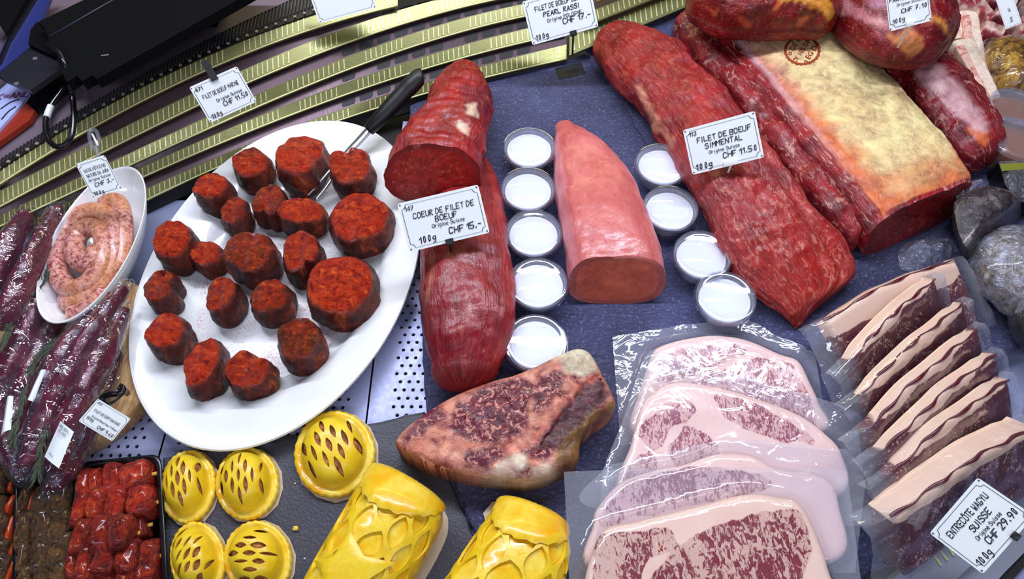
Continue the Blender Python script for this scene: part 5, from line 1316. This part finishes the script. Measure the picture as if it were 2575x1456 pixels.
# ------------------------------------------------------------------ wooden board with vacuum packed venison
wc = U(152, 905, .012); wr_ = .108
bd = lathe('round_wooden_board', [(0, ZT+.0002), (wr_-.002, ZT+.0002), (wr_, ZT+.002), (wr_, .010), (wr_-.002, .012), (0, .012)], MT['wood'], None, 72, (wc.x, wc.y, 0)); tag(bd, 'round pale wooden board under the venison packs', 'cutting board')
def venison(st, z0, label, seed, amp=.003, sticker=None):
    L = Loft([s_[:4]+(s_[4],) for s_ in st], n=50, ex=.95, rl=(.012, .012), z0=z0)
    mid = L.rings[len(L.rings)//2][0]
    t = thing('venison_pack', (mid.x, mid.y, z0), label, 'meat pack', 'vacuum packed venison fillets')
    L.build('venison_fillet', MT['venison'], t, m=30, amp=amp, freq=30, fib=.0008, seed=seed)
    st2 = []
    for s_ in st:
        dx, dy = s_[2]-s_[0], s_[3]-s_[1]; l = math.hypot(dx, dy); e = 9/l
        st2.append((s_[0]-dx*e, s_[1]-dy*e, s_[2]+dx*e, s_[3]+dy*e, s_[4]+.004))
    L2_ = Loft(st2, n=70, ex=1.18, rl=(.022, .022), z0=z0)
    L2_.build('film', MT['film_tight'], t, m=40, amp=.0028, freq=48, fib=.0022, fibf=(60, 90), seed=seed+20, wr=lambda u, phi, p: .0016*nz(u*45+seed, phi*6, 3))
    if sticker:
        pts, zz = sticker; P = [U(x, y, zz) for x, y in pts]; ex = (P[1]-P[0]); ey = (P[3]-P[0])
        v = []; f = []; n = 6
        for j in range(n+1):
            for i in range(n+1):
                a, b = i/n, j/n; p = P[0].lerp(P[1], a).lerp(P[3].lerp(P[2], a), b); v.append(p+Vector((0, 0, .0025*math.sin(a*PI)+.0006*nz(a*3, b*3, seed))))
        for j in range(n):
            for i in range(n): b0 = j*(n+1)+i; f.append((b0, b0+1, b0+n+2, b0+n+1))
        lb = mk('sticker', v, f, MT['label'], t, recalc=False)
        exn, eyn = ex.normalized(), ey.normalized(); w = ex.length
        for (s_, fx, fy, sz) in (('ORE RÔTI', .55, .10, .16), ('DE CERF', .55, .22, .14), ('----', .5, .34, .12), ('100 g', .45, .84, .12)):
            o = P[0]+ex*fx+ey*fy+Vector((0, 0, .0034)); text_part('lettering', s_, o, exn, -eyn, sz*w, MT['border'], lb, 'CENTER', nrm=Vector((0, 0, 1)))
    return t
ZV = .0125
venison([(-70, 620, 10, 560, .022), (-90, 700, -10, 650, .024), (-110, 800, -40, 760, .022)], ZV+.018, 'venison pack at the far left edge against the vent', 1)
venison([(28, 575, 88, 535, .020), (-14, 640, 62, 606, .026), (-60, 730, 20, 700, .024)], ZV+.022, 'venison pack topmost at the left, below the louvres', 2)
venison([(112, 560, 158, 532, .018), (74, 634, 130, 606, .026), (30, 726, 92, 700, .028), (-14, 812, 48, 790, .024)], ZV+.030, 'wide venison pack leaning beside the sausage dish', 3)
venison([(118, 690, 148, 684, .016), (72, 770, 126, 766, .024), (22, 870, 86, 862, .026), (-30, 960, 40, 950, .022)], ZV+.010, 'dark venison pack with rosemary under the wide one', 4)
venison([(40, 845, 92, 830, .018), (2, 920, 60, 910, .024), (-34, 1005, 26, 998, .024), (-56, 1070, 4, 1062, .02)], ZV+.004, 'venison pack cut off by the left picture edge', 5)
venison([(200, 800, 262, 800, .020), (135, 890, 198, 895, .026), (80, 985, 140, 1000, .026), (40, 1080, 98, 1090, .022)], ZV+.014, 'venison pack below the dish with a tilted sticker', 6, sticker=([(100, 935, ), (116, 930), (84, 1010), (68, 1008)], ZV+.048))
venison([(286, 748, 318, 740, .016), (226, 820, 270, 822, .024), (168, 910, 214, 922, .026), (110, 1000, 160, 1020, .024), (66, 1095, 118, 1112, .022), (50, 1140, 96, 1155, .016)], ZV+.030, 'long shiny venison pack reaching up to the platter rim', 7, sticker=([(18, 1000), (34, 996), (28, 1080), (2, 1098)], ZV+.052))
venison([(288, 808, 322, 794, .018), (240, 890, 288, 888, .026), (190, 985, 244, 990, .028), (146, 1075, 202, 1086, .026), (120, 1150, 170, 1165, .02)], ZV+.022, 'round venison pack with pale sheen, nearest the platter', 8, sticker=([(152, 1058), (186, 1086), (148, 1178), (112, 1148)], ZV+.054))
venison([(262, 915, 302, 905, .014), (226, 990, 278, 990, .020), (186, 1075, 240, 1085, .022), (140, 1165, 196, 1180, .020), (128, 1200, 170, 1212, .014)], ZV+.004, 'flat venison pack lying along the bare wood', 9)
venison([(-6, 1080, 40, 1075, .018), (4, 1130, 54, 1135, .022), (14, 1165, 60, 1175, .018)], ZV+.004, 'short venison pack at the lower left above the skewers', 10)
venison([(128, 800, 172, 792, .016), (84, 876, 132, 872, .022), (40, 968, 92, 968, .024), (8, 1052, 58, 1056, .02)], ZV+.002, 'venison pack lowest in the pile, left of the tilted sticker', 11)
def rosemary(pts, z, label, seed):
    P = [U(x, y, z+.002*math.sin(i)) for i, (x, y) in enumerate(pts)]; C_ = [Vector(q) for q in cr(P, 22)]
    t = thing('rosemary_sprig', C_[0]-Vector((0, 0, .004)), label, 'herb sprig', 'rosemary sprigs in the venison packs')
    tube('stem', C_, .0009, MT['stem'], t, seg=6)
    r = random.Random(seed)
    v = []; f = []
    for i in range(1, 21):
        d = (C_[i+1]-C_[i-1]).normalized() if i < 21 else (C_[i]-C_[i-1]).normalized()
        sd = Vector((-d.y, d.x, 0))
        for s_ in (-1, 1):
            L = r.uniform(.010, .017); q = (d*.9+sd*s_*.28+Vector((0, 0, r.uniform(.0, .4)))).normalized(); w = sd.cross(q).normalized()*.0009; b = len(v); p = C_[i]
            e = Vector((-q.y, q.x, 0)).normalized()*.0009
            v += [p-e*.5, p+e*.5, p+q*L*.5+e, p+q*L*.5-e, p+q*L, p+q*L*.5+Vector((0, 0, .0012))]
            f += [(b, b+1, b+2, b+5), (b, b+5, b+3), (b+5, b+2, b+4), (b+3, b+5, b+4), (b, b+3, b+4, b+2, b+1)]
    mk('needles', v, f, MT['rosemary'], t, smooth=False)['kind'] = 'stuff'
rosemary([(30, 800), (15, 850), (-10, 900)], .052, 'rosemary sprig in the packs at the left edge', 1)
rosemary([(150, 850), (120, 880), (80, 930)], .050, 'rosemary sprig below the sausage dish', 2)
rosemary([(70, 965), (56, 1020), (40, 1080), (36, 1110)], .060, 'rosemary sprig beside the left sticker', 3)
rosemary([(190, 905), (170, 935), (158, 960)], .060, 'short rosemary sprig between two long packs', 4)
rosemary([(118, 1050), (108, 1110), (98, 1170), (96, 1195)], .058, 'rosemary sprig hanging over the herb skewer tray', 5)
rosemary([(60, 760), (90, 735), (120, 690)], .045, 'rosemary sprig under the wide venison pack', 6)
# ------------------------------------------------------------------ black trays with skewers
def tray(P, label, depth=.022, zt=.012):
    pts = [U(x, y, zt) for x, y in P]; c = sum(pts, Vector())/4
    t = thing('black_tray', (c.x, c.y, ZT), label, 'tray', 'black plastic meat trays')
    def rr(s, rad):     # rounded rectangle scaled toward the centre by s metres
        out = []
        for i in range(4):
            p = pts[i]; a = (pts[i-1]-p).normalized(); b = (pts[(i+1) % 4]-p).normalized(); q = p+(a+b)*s
            for k in range(6):
                u = k/5; e = (q+a*rad).lerp(q, u).lerp(q.lerp(q+b*rad, u), u); out.append(Vector((e.x, e.y, 0)))
        return out
    v = []; f = []; n = 24
    for s, z in ((.006, ZT+.0003), (.001, zt-.004), (-.001, zt-.001), (0, zt), (.003, zt), (.0045, zt-.002), (.009, ZT+.002)):
        for p in rr(s, .012): v.append(Vector((p.x, p.y, z)))
    for j in range(6):
        for i in range(n): f.append((j*n+i, j*n+(i+1) % n, (j+1)*n+(i+1) % n, (j+1)*n+i))
    f += [tuple(range(n-1, -1, -1)), tuple(6*n+i for i in range(n))]
    mk('tray_shell', v, f, MT['black_gloss'], t); return t
tray([(196, 1164), (402, 1142), (424, 1560), (196, 1560)], 'black tray of red marinated skewers beside the pies')
tray([(47, 1190), (189, 1178), (187, 1560), (46, 1560)], 'black tray of herb crusted skewers in the lower left')
tray([(-150, 1200), (42, 1190), (38, 1560), (-160, 1560)], 'black tray of peppery skewers cut off at the picture corner')
def skewer(y0, xs, y1, mats, label, seed, z=.0, half=.018, stick=(10, 12), hz_=.030, dz=0.):
    """bamboo stick from left to right with meat cubes threaded on it; xs are the cube borders in the picture"""
    zc = ZT+.003+hz_*.5+dz; a = U(xs[0]-stick[0], y0, zc); b = U(xs[-1]+stick[1], y1, zc); m = (a+b)/2
    t = thing('meat_skewer', (m.x, m.y, ZT+.003+dz), label, 'skewer', 'meat skewers in the black trays')
    tube('stick', [a, b], .0019, MT['stick'], t, seg=8)
    r = random.Random(seed); d = (b-a); rz = math.atan2(d.y, d.x)
    for i in range(len(xs)-1):
        u = ((xs[i]+xs[i+1])/2-(xs[0]-stick[0]))/((xs[-1]+stick[1])-(xs[0]-stick[0])); p = a.lerp(b, u); w = (xs[i+1]-xs[i])/scale_at(p)
        mt = mats[i % len(mats)]; nm = 'pepper_piece' if mt == 'pepper' else 'meat_cube'
        hh = hz_*r.uniform(.9, 1.1); yy = half*r.uniform(.88, 1.08)
        if nm == 'pepper_piece': yy *= .8; hh *= .75
        lump(nm, Vector((p.x, p.y+r.uniform(-.002, .002), ZT+.003+dz)), w*.51, yy, hh, MT[mt], t, rz+r.uniform(-.12, .12), .55, .55, .0026, 55, 20, 12, seed+i*1.37)
    return t
R1, R2 = ['cube_red'], ['cube_red_dark']
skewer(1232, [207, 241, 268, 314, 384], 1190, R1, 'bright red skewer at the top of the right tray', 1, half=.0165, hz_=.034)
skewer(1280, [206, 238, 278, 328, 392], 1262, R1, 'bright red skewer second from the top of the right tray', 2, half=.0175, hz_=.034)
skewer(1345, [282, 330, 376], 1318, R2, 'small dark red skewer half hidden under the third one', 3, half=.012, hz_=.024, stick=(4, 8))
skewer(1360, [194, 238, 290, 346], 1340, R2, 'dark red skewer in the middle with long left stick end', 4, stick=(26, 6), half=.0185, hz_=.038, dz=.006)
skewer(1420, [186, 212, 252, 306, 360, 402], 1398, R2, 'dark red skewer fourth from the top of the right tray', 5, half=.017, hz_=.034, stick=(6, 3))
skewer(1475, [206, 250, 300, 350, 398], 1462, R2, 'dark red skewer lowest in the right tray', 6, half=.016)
HB = ['cube_herb', 'pepper', 'cube_herb', 'cube_herb']
skewer(1272, [62, 84, 92, 140, 186], 1250, HB, 'herb crusted skewer at the top of the middle tray', 7, stick=(4, 2), half=.020, hz_=.032)
skewer(1335, [58, 88, 98, 142, 186], 1318, HB, 'herb crusted skewer second in the middle tray', 8, stick=(10, 2), half=.0185, hz_=.032)
skewer(1404, [66, 86, 96, 140, 192], 1385, HB, 'herb crusted skewer third in the middle tray', 9, stick=(16, 2), half=.0175, hz_=.032)
skewer(1466, [62, 92, 102, 144, 190], 1450, HB, 'herb crusted skewer lowest in the middle tray', 10, stick=(6, 2), half=.017)
HB2 = ['cube_herb', 'cube_herb', 'cube_red_dark']
for i, (y, w_) in enumerate(((1222, 'topmost'), (1284, 'second'), (1340, 'third'), (1396, 'fourth'), (1446, 'lowest'))):
    skewer(y+4, [-120, -70, -20, 26, 40], y-6, ['cube_herb', 'cube_herb', 'cube_herb', 'pepper'], 'dark herb skewer at the picture corner, %s in its tray' % w_, 20+i, half=.0155, hz_=.030, stick=(4, -4))
    p = U(30, y-8, .028); 
# ------------------------------------------------------------------ white marbled steaks in vacuum bags
def hull_h(poly, z0, th, r=.006):
    P = np.asarray(poly)
    def h(V):
        ins = inpoly(V, P); d = dist_poly(V, P); k = np.minimum(d/r, 1)
        a = z0+th*(.7+.3*np.sqrt(np.maximum(0, 1-(1-k)**2)))+.0012
        return np.where(ins, a, z0+.0015+th*.75*np.exp(-(d/.006)**2))
    return h
def steak_pack(so, fo, z0, th, mat, fat, label, seed, filmmat='film', wob_amp=.0012, loc=None):
    """so = steak outline, fo = film outline, both in the picture; fat(x, y, d) gives 0 in the fat and 1 in the lean"""
    O = cr(pxpoly(so, z0+th), 110, True); FO = pxpoly(fo, z0+.002)
    c = O.mean(0); t = thing('steak_pack', (c[0], c[1], z0), label, 'steak pack', 'vacuum packed white marbled steaks')
    def h(x, y, d):
        k = min(d/.006, 1); return z0+th*(.7+.3*math.sqrt(max(0, 1-(1-k)**2)))+wob_amp*fbm(Vector((x, y, seed))*25, 2)*k
    plate('marbled_steak', O, h, z0+.0006, MT[mat], t, step=.0036, rounds=(.001, .003), paint=lambda x, y, p, d, u: (1, 1, 1, 0. if u else fat(x, y, d)), sharp=70)
    hh = hull_h(O, z0, th); OL = [tuple(q) for q in O]
    plate('film', cr(FO, 80, True) if len(FO) > 8 else [tuple(q) for i in range(len(FO)) for q in cr([FO[i], FO[(i+1) % len(FO)]], 14)[:-1]], None, 0, MT[filmmat], t, step=.0055, sheet=True, hb=lambda V, D: hh(V)+np.array([.0010*nz(x*70, y*70, seed)+.0006*nz(x*190, y*190, seed) for x, y in V]), paint=lambda x, y, p, d, u: (1, 1, 1, 0. if pip(p.x, p.y, OL) else 1.))
    return t
def fatfn(lean_polys, base=0.):
    def fn(x, y, d):
        wx, wy = wob(x, y, 7, .03)
        for q in lean_polys:
            if pip(wx, wy, q): return 1.
        return base
    return fn
steak_pack([(1640, 890), (1660, 868), (1720, 850), (1800, 840), (1880, 852), (1960, 886), (2010, 905), (2040, 960), (2062, 1010), (2080, 1080), (1900, 1130), (1700, 1120), (1590, 1080), (1610, 980)],
  [(1540, 846), (1720, 816), (1890, 800), (2042, 842), (2070, 1010), (2090, 1120), (1560, 1120), (1550, 976)], .0012, .014, 'wagyu_jp_pale', fatfn([[(1660, 900), (1720, 872), (1850, 865), (1880, 885), (1780, 930), (1690, 960), (1640, 960)], [(1800, 935), (1900, 900), (1990, 915), (2046, 1010), (2060, 1090), (1640, 1090), (1632, 985), (1720, 970)]]), 'white marbled steak pack at the back, below the lowest sauce cup', 1, 'film_milky')
steak_pack([(1590, 1110), (1620, 1010), (1690, 960), (1790, 968), (1900, 998), (2010, 1040), (2080, 1090), (2120, 1140), (2130, 1230), (1990, 1290), (1750, 1270), (1560, 1240)],
  [(1628, 890), (1690, 900), (1900, 955), (2146, 1032), (2160, 1090), (2172, 1200), (2170, 1320), (1500, 1280), (1522, 1170), (1565, 1060)], .0165, .013, 'wagyu_jp_pale', fatfn([[(1790, 985), (1900, 1015), (2000, 1070), (2060, 1120), (1960, 1110), (1830, 1060)], [(1680, 1120), (1730, 1075), (1790, 1100), (1820, 1160), (1700, 1190)], [(1600, 1090), (1660, 1020), (1720, 1000), (1760, 1030), (1690, 1080), (1640, 1150)], [(1560, 1230), (1600, 1140), (1660, 1150), (1640, 1230)]]), 'white marbled steak pack second from the back under crinkled film', 2, 'film_milky')
steak_pack([(1496, 1310), (1504, 1275), (1560, 1212), (1640, 1182), (1720, 1166), (1790, 1142), (1840, 1138), (1900, 1146), (1960, 1178), (2080, 1200), (2116, 1280), (2120, 1400), (1900, 1440), (1500, 1430)],
  [(1520, 1172), (1700, 1130), (1840, 1100), (2130, 1130), (2180, 1190), (2150, 1440), (1480, 1460)], .031, .014, 'wagyu_jp_pale', fatfn([[(1510, 1290), (1580, 1215), (1700, 1180), (1800, 1175), (1900, 1190), (1960, 1220), (1860, 1250), (1700, 1280), (1560, 1310), (1500, 1330)]]), 'white marbled steak pack third from the back with broad fat rim', 3, 'film')
steak_pack([(1470, 1480), (1484, 1410), (1520, 1332), (1600, 1310), (1750, 1272), (1880, 1240), (1960, 1248), (2010, 1262), (2052, 1330), (2090, 1440), (2110, 1540), (1800, 1570), (1470, 1550)],
  [(1418, 1186), (1640, 1176), (2130, 1180), (2148, 1320), (2180, 1580), (1436, 1580), (1428, 1380)], .0465, .016, 'wagyu_jp', fatfn([[(1482, 1480), (1502, 1350), (1600, 1335), (1690, 1330), (1700, 1370), (1620, 1420), (1600, 1500), (1600, 1580), (1470, 1580)], [(1630, 1600), (1640, 1440), (1720, 1360), (1800, 1320), (1900, 1290), (2000, 1275), (2040, 1340), (2030, 1420), (2010, 1500), (2020, 1600)]], .0), 'white marbled steak pack nearest the front with vivid red flecks', 4, 'film')
# ------------------------------------------------------------------ dark marbled steaks standing shingled in bags
def swiss(A, B, z, thick, hgt, beta, label, seed, fatw=.002, wav=.003, ext=(.022, .014)):
    a = U(A[0], A[1], z); b = U(B[0], B[1], z); e1 = (b-a); L = e1.length; e1.normalize(); hp = Vector((e1.y, -e1.x, 0)).normalized(); q = math.radians(beta)
    e2 = hp*math.cos(q)-Vector((0, 0, math.sin(q))); e3 = hp*math.sin(q)+Vector((0, 0, math.cos(q)))
    lo = z-hgt*math.sin(q)
    if lo < .0048: hgt = (z-.0048-thick*0)/math.sin(q)
    o0 = a+e3*(thick/2); mid = (a+b)/2
    t = thing('marbled_steak_pack', (mid.x, mid.y, .0046), label, 'steak pack', 'vacuum packed dark marbled steaks')
    def bend(s): return e2*(-.006*math.sin(PI*min(max(s/L, 0), 1))+wav*nz(s*22, seed*3.))+e3*(wav*.8*nz(s*14, seed*5.))
    def mp(s, r, w):
        p = o0+e1*s+e2*r+e3*w+bend(s)
        if p.z < .005: p.z = .005
        return p
    n = 26; out = []
    for i in range(n): out.append((L*i/n, 0+.0035*(1-min(1, min(i, n-i)/3.))))
    for i in range(8): out.append((L-.006*(i/8)**2, hgt*i/8))
    for i in range(n): out.append((L-.006-(L-.012)*i/n, hgt))
    for i in range(8): out.append((.006*(1-i/8), hgt*(1-i/8)))
    def pn(x, y, p, d, under):
        r = (p-o0).dot(e2); w = (p-o0).dot(e3)
        e = r-fatw-.006*nz(x*.02, y*.02, seed)
        return (1, 1, 1, max(0, min(1, .5+e/.006)))
    plate('marbled_steak', out, lambda x, y, d: -.004*(1-min(1, d/.005))**2, -thick, MT['wagyu_ch'], t, step=.0042, rounds=(.0012, .003), fmap=mp, paint=pn, sharp=60)
    def mf(s, r, w):
        if r < 0: p = o0+e1*s+e3*r-e2*.0016+bend(s)
        else: p = o0+e1*s+e2*r+e3*.0016+bend(s)
        k = max(0, -s, s-L)
        p = p+Vector((0, 0, -k*.35))+(e3*.003+Vector((0, 0, .002)))*nz(s*70, r*70, seed)*(1+k*80)*.35
        if p.z < .005: p.z = .005
        return p
    fo = [(-ext[0], -thick*.8), (L+ext[1], -thick*.8), (L+ext[1]*1.2, hgt+.001), (-ext[0]*1.2, hgt+.001)]
    fo = [tuple(k) for i in range(4) for k in cr([fo[i], fo[(i+1) % 4]], 16)[:-1]]
    plate('film', fo, lambda x, y, d: 0, 0, MT['film'], t, step=.006, fmap=mf, sheet=True, paint=lambda x, y, p, d, u: (1, 1, 1, 0. if -.002 < (p-o0).dot(e1) < L+.002 else 1.))
    tube('blood_line', [mp(L*i/14, .0008, -.0018-.0015*math.sin(i*2.1+seed)) for i in range(15)], lambda u: .0012+.0006*math.sin(u*23+seed), plain('dark_meat_juice', srgb(96, 8, 22), .25), t, seg=6, n=50, flat=.6)
    return t
swiss((2062, 806), (2392, 652), .040, .016, .11, 26, 'dark marbled steak pack lying flattest at the back, by the fillet tail', 1, fatw=.020)
swiss((2128, 902), (2336, 700), .052, .016, .085, 46, 'dark marbled steak pack second from the back with pale fat edge', 2)
swiss((2158, 985), (2412, 762), .054, .012, .068, 46, 'dark marbled steak pack third from the back under wrinkled film', 3, fatw=.006)
swiss((2168, 1075), (2446, 826), .058, .014, .070, 46, 'dark marbled steak pack in the middle of the row', 4)
swiss((2204, 1128), (2490, 890), .060, .014, .070, 46, 'dark marbled steak pack third from the front of the row', 5)
swiss((2224, 1188), (2520, 950), .062, .014, .070, 46, 'dark marbled steak pack with yellowish fat edge, second from the front', 6)
swiss((2212, 1280), (2566, 1062), .064, .026, .075, 50, 'dark marbled steak pack at the front with broad fat edge by the rail', 7, fatw=.008)
# ------------------------------------------------------------------ marrow bones, short ribs and right edge goods
def marrow_bone(st, label, seed):
    L = Loft(st, n=40, ex=.45, rl=(0, 0), z0=.0045, kz=.5); c = L.rings[len(L.rings)//2][0]
    t = thing('marrow_bone', (c.x, c.y, .0044), label, 'marrow bone', 'split marrow bones')
    L.build('bone_half', MT['bone'], t, m=28, amp=.0012, freq=50, fib=.0005, seed=seed)
    st2 = [((s[0]*.72+s[2]*.28), (s[1]*.72+s[3]*.28), (s[0]*.30+s[2]*.70), (s[1]*.30+s[3]*.70), s[4]+.0016) for s in st]
    Loft(st2, n=36, ex=.5, z0=.0045, kz=.9).build('marrow', MT['marrow'], t, m=20, amp=.0012, freq=80, fib=.0003, seed=seed)
marrow_bone([(2330, -30, 2380, -40, .022), (2350, 40, 2400, 30, .022), (2372, 118, 2412, 108, .02)], 'split marrow bone partly hidden behind the beef roast', 1)
marrow_bone([(2402, 42, 2452, 40, .022), (2412, 100, 2462, 98, .022), (2440, 180, 2482, 200, .02), (2462, 236, 2496, 262, .018)], 'split marrow bone in the middle of the three', 2)
marrow_bone([(2386, 120, 2440, 116, .028), (2420, 180, 2468, 176, .028), (2455, 240, 2494, 232, .027), (2486, 292, 2516, 284, .025)], 'longest split marrow bone lying on top along the sirloin', 3)
def short_rib(x0, y0, x1, y1, w, label, seed, z=.006):
    d = np.array((x1-x0, y1-y0), float); n = np.array((-d[1], d[0]))/np.hypot(*d)*w/2
    st = [(x0+d[0]*k-n[0], y0+d[1]*k-n[1], x0+d[0]*k+n[0], y0+d[1]*k+n[1], .030) for k in (0, .33, .66, 1)]
    L = Loft(st, n=30, ex=.5, rl=(0, 0), z0=z)
    def pt(x, y, p, t, phi):
        k = nz(p.x*90+seed, p.y*90, seed)
        if phi is None or math.sin(3*phi+seed+k*2) > .25: return S(228, 190, 176)+(0,)
        return lerp3(S(176, 56, 66), S(128, 34, 50), .5+k)+(.5,)
    o = L.build('short_rib', MT['ribs'], None, m=30, amp=.002, freq=60, fib=.0006, paint=pt, seed=seed)
    tag(o, label, 'short rib', 'sliced short ribs')
for i, q in enumerate(((2400, 20, 2450, 30, 26), (2450, 26, 2480, 70, 26), (2478, 10, 2540, 30, 24), (2462, 84, 2510, 100, 26), (2490, 48, 2532, 60, 22), (2520, 58, 2575, 80, 24), (2560, 20, 2620, 34, 26), (2545, 96, 2600, 100, 24), (2400, -10, 2470, -4, 24), (2490, -16, 2560, -10, 24))):
    lab = ['short rib slice next to the middle marrow bone', 'short rib slice standing on end below the first slices', 'short rib slice left of the turned card', 'pale short rib slice at the front of the pile', 'dark short rib slice in the middle of the pile', 'short rib slice under the turned card', 'short rib slice at the picture edge right of the card', 'lowest short rib slice beside the golden block', 'short rib slice at the very top behind the bones', 'short rib slice at the very top near the card'][i]
    short_rib(*q, lab, i+1.)
o = prism('clear_sheet', pxpoly([(2508, 100), (2590, 92), (2590, 118), (2515, 118)], .032), .031, .0316, MT['film_milky']); tag(o, 'milky film sheet over the lowest short ribs', 'film sheet')
pb = thing('golden_block', U(2530, 180, .005), 'golden brown glazed meat block in film at the right edge', 'meat block')
LG = Loft([(2482, 116, 2486, 200, .038), (2520, 112, 2520, 225, .046), (2570, 130, 2560, 236, .046), (2610, 150, 2600, 240, .04)], n=40, ex=.7, rl=(.008, .008), z0=.0045)
LG.build('glazed_meat', MT['amber'], pb, m=36, amp=.003, freq=40, seed=2)
st2 = [(2474, 112, 2480, 206, .040), (2520, 106, 2520, 232, .050), (2574, 124, 2562, 244, .050), (2620, 144, 2606, 248, .044)]
Loft(st2, n=40, ex=.8, rl=(.012, .012), z0=.0042).build('film', MT['film_tight'], pb, m=36, amp=.002, freq=40, seed=4)
def tub(x, y, r, h, label, z=.0045):
    c = U(x, y, z+h); p = Vector((c.x, c.y, z)); t = thing('clear_tub', p, label, 'tub', 'clear round tubs of brown relish')
    lathe('tub_body', [(0, 0), (r*.8, 0), (r*.82, .002), (r*.96, h-.003), (r, h-.002), (r, h), (r*.94, h), (r*.79, .003), (0, .003)], MT['clear'], t, 40, p)
    lathe('relish', [(0, .0032), (r*.77, .0032), (r*.90, h-.009), (r*.85, h-.007), (0, h-.006)], MT['brown_jelly'], t, 40, p)
    lathe('tub_lid', [(0, h+.0008), (r*.82, h+.0008), (r*.86, h+.003), (r*.96, h+.004), (r*1.05, h+.003), (r*1.07, h-.003), (r*1.04, h-.003), (r*1.02, h+.0012), (r*.95, h+.0024), (r*.88, h+.0014)], MT['clear'], t, 40, p)
tub(2558, 272, .034, .034, 'clear tub below the golden block'); tub(2562, 348, .034, .038, 'clear tub of brown relish above the black lidded box')
bk = thing('black_box', U(2560, 440, .005), 'black food box with glossy clear lid at the right edge', 'food box')
pxprism('box_shell', [(2512, 408), (2640, 402), (2640, 520), (2556, 500), (2530, 462)], .030, .005, MT['black_gloss'], bk)
vv = [U(x, y, .033) for x, y in ((2510, 406), (2640, 400), (2640, 524), (2556, 504), (2528, 464))]; cc = sum(vv, Vector())/5
mk('clear_lid', [p for p in vv]+[cc+(p-cc)*.85+Vector((0, 0, .006)) for p in vv], [(0, 1, 6, 5), (1, 2, 7, 6), (2, 3, 8, 7), (3, 4, 9, 8), (4, 0, 5, 9), (5, 6, 7, 8, 9)], MT['cling'], bk, smooth=False)
pxprism('label_strip', [(2514, 412), (2590, 408), (2590, 424), (2520, 430)], .0395, .0393, plain('green_yellow_label', srgb(120, 124, 40), .4), bk)
db = thing('dried_meat_block', U(2480, 590, .005), 'dark dried meat wedge in a clear bag beside the loin', 'meat block')
def wedge():
    top = [(2398, 520), (2430, 486), (2480, 468), (2530, 478), (2566, 496), (2520, 540), (2460, 580), (2428, 620)]
    bot = [(2390, 560), (2420, 540), (2470, 520), (2540, 520), (2568, 545), (2520, 610), (2470, 645), (2432, 664)]
    a = [U(x, y, .062) for x, y in top]; b = [U(x, y, .005) for x, y in bot]
    v = []; f = []; n = 8; N_ = 48
    A2 = [Vector(p) for p in cr(a, N_, True)]; B2 = [Vector(p) for p in cr(b, N_, True)]; ca = sum(A2, Vector())/N_
    rows = 10
    for r in range(rows+1):
        for i in range(N_):
            p = B2[i].lerp(A2[i], r/rows); v.append(p+Vector((1, 1, 0))*.0012*fbm(p*50, 3))
    for r in range(rows):
        for i in range(N_): f.append((r*N_+i, r*N_+(i+1) % N_, (r+1)*N_+(i+1) % N_, (r+1)*N_+i))
    for k, (s, dz) in enumerate(((.9, .004), (.6, .007), (.3, .008))):
        for p in A2: v.append(ca+(p-ca)*s+Vector((0, 0, dz)))
        o0 = (rows+k)*N_; o1 = (rows+k+1)*N_
        for i in range(N_): f.append((o0+i, o0+(i+1) % N_, o1+(i+1) % N_, o1+i))
    f.append(tuple((rows+3)*N_+i for i in range(N_))); f.append(tuple(range(N_-1, -1, -1)))
    return mk('dried_meat', v, f, MT['dried'], db, sharp=50)
wedge()
def crumple(name, c_px, z, rx, ry, hgt, parent, mat, seed, rot=0.):
    c = U(c_px[0], c_px[1], z); v = []; f = []; n, m = 16, 28
    for i in range(n+1):
        r = i/n
        for j in range(m):
            a = 2*PI*j/m; k = 1+.25*nz(math.cos(a)*2+seed, math.sin(a)*2); x, y = rx*r*k*math.cos(a), ry*r*k*math.sin(a)
            zz = hgt*(1-r)*(.6+.8*abs(nz(x*60+seed, y*60, 2)))+.006*nz(x*110, y*110, seed)
            p = c+Vector((x*math.cos(rot)-y*math.sin(rot), x*math.sin(rot)+y*math.cos(rot), max(zz, 0))); v.append(p)
    for i in range(n):
        for j in range(m): f.append((i*m+j, i*m+(j+1) % m, (i+1)*m+(j+1) % m, (i+1)*m+j))
    return mk(name, v, f, mat, parent, recalc=False)
crumple('bag_neck', (2442, 482), .045, .024, .014, .022, db, MT['cling'], 3, .5)
o = crumple('loose_film', (2330, 640), .006, .040, .022, .030, None, MT['cling'], 5, .4); tag(o, 'crumpled clear film between the loin and the standing steak packs', 'film')
wl = thing('wrapped_meat', U(2520, 690, .005), 'pale lump of meat tightly wrapped in shiny cling film', 'wrapped meat')
lump('meat_lump', U(2546, 736, .005), .052, .062, .062, MT['wrapped'], wl, .5, .9, .9, .006, 30, 40, 26, 3.)
lump('film', U(2546, 736, .005)-Vector((0, 0, .0004)), .054, .064, .0655, MT['cling'], wl, .5, .9, .9, .005, 45, 44, 28, 3.5)
dk = thing('dark_wrapped_cut', U(2580, 850, .005), 'dark wrapped cut at the right picture edge', 'wrapped meat')
lump('meat_lump', U(2592, 850, .005), .030, .034, .045, plain('olive_dark_meat', srgb(36, 38, 30), .3), dk, .3, .8, .8, .003, 40, 28, 18, 6.)
lump('film', U(2592, 850, .005)-Vector((0, 0, .0003)), .0315, .0355, .047, MT['film_tight'], dk, .3, .8, .8, .003, 50, 28, 18, 6.4)
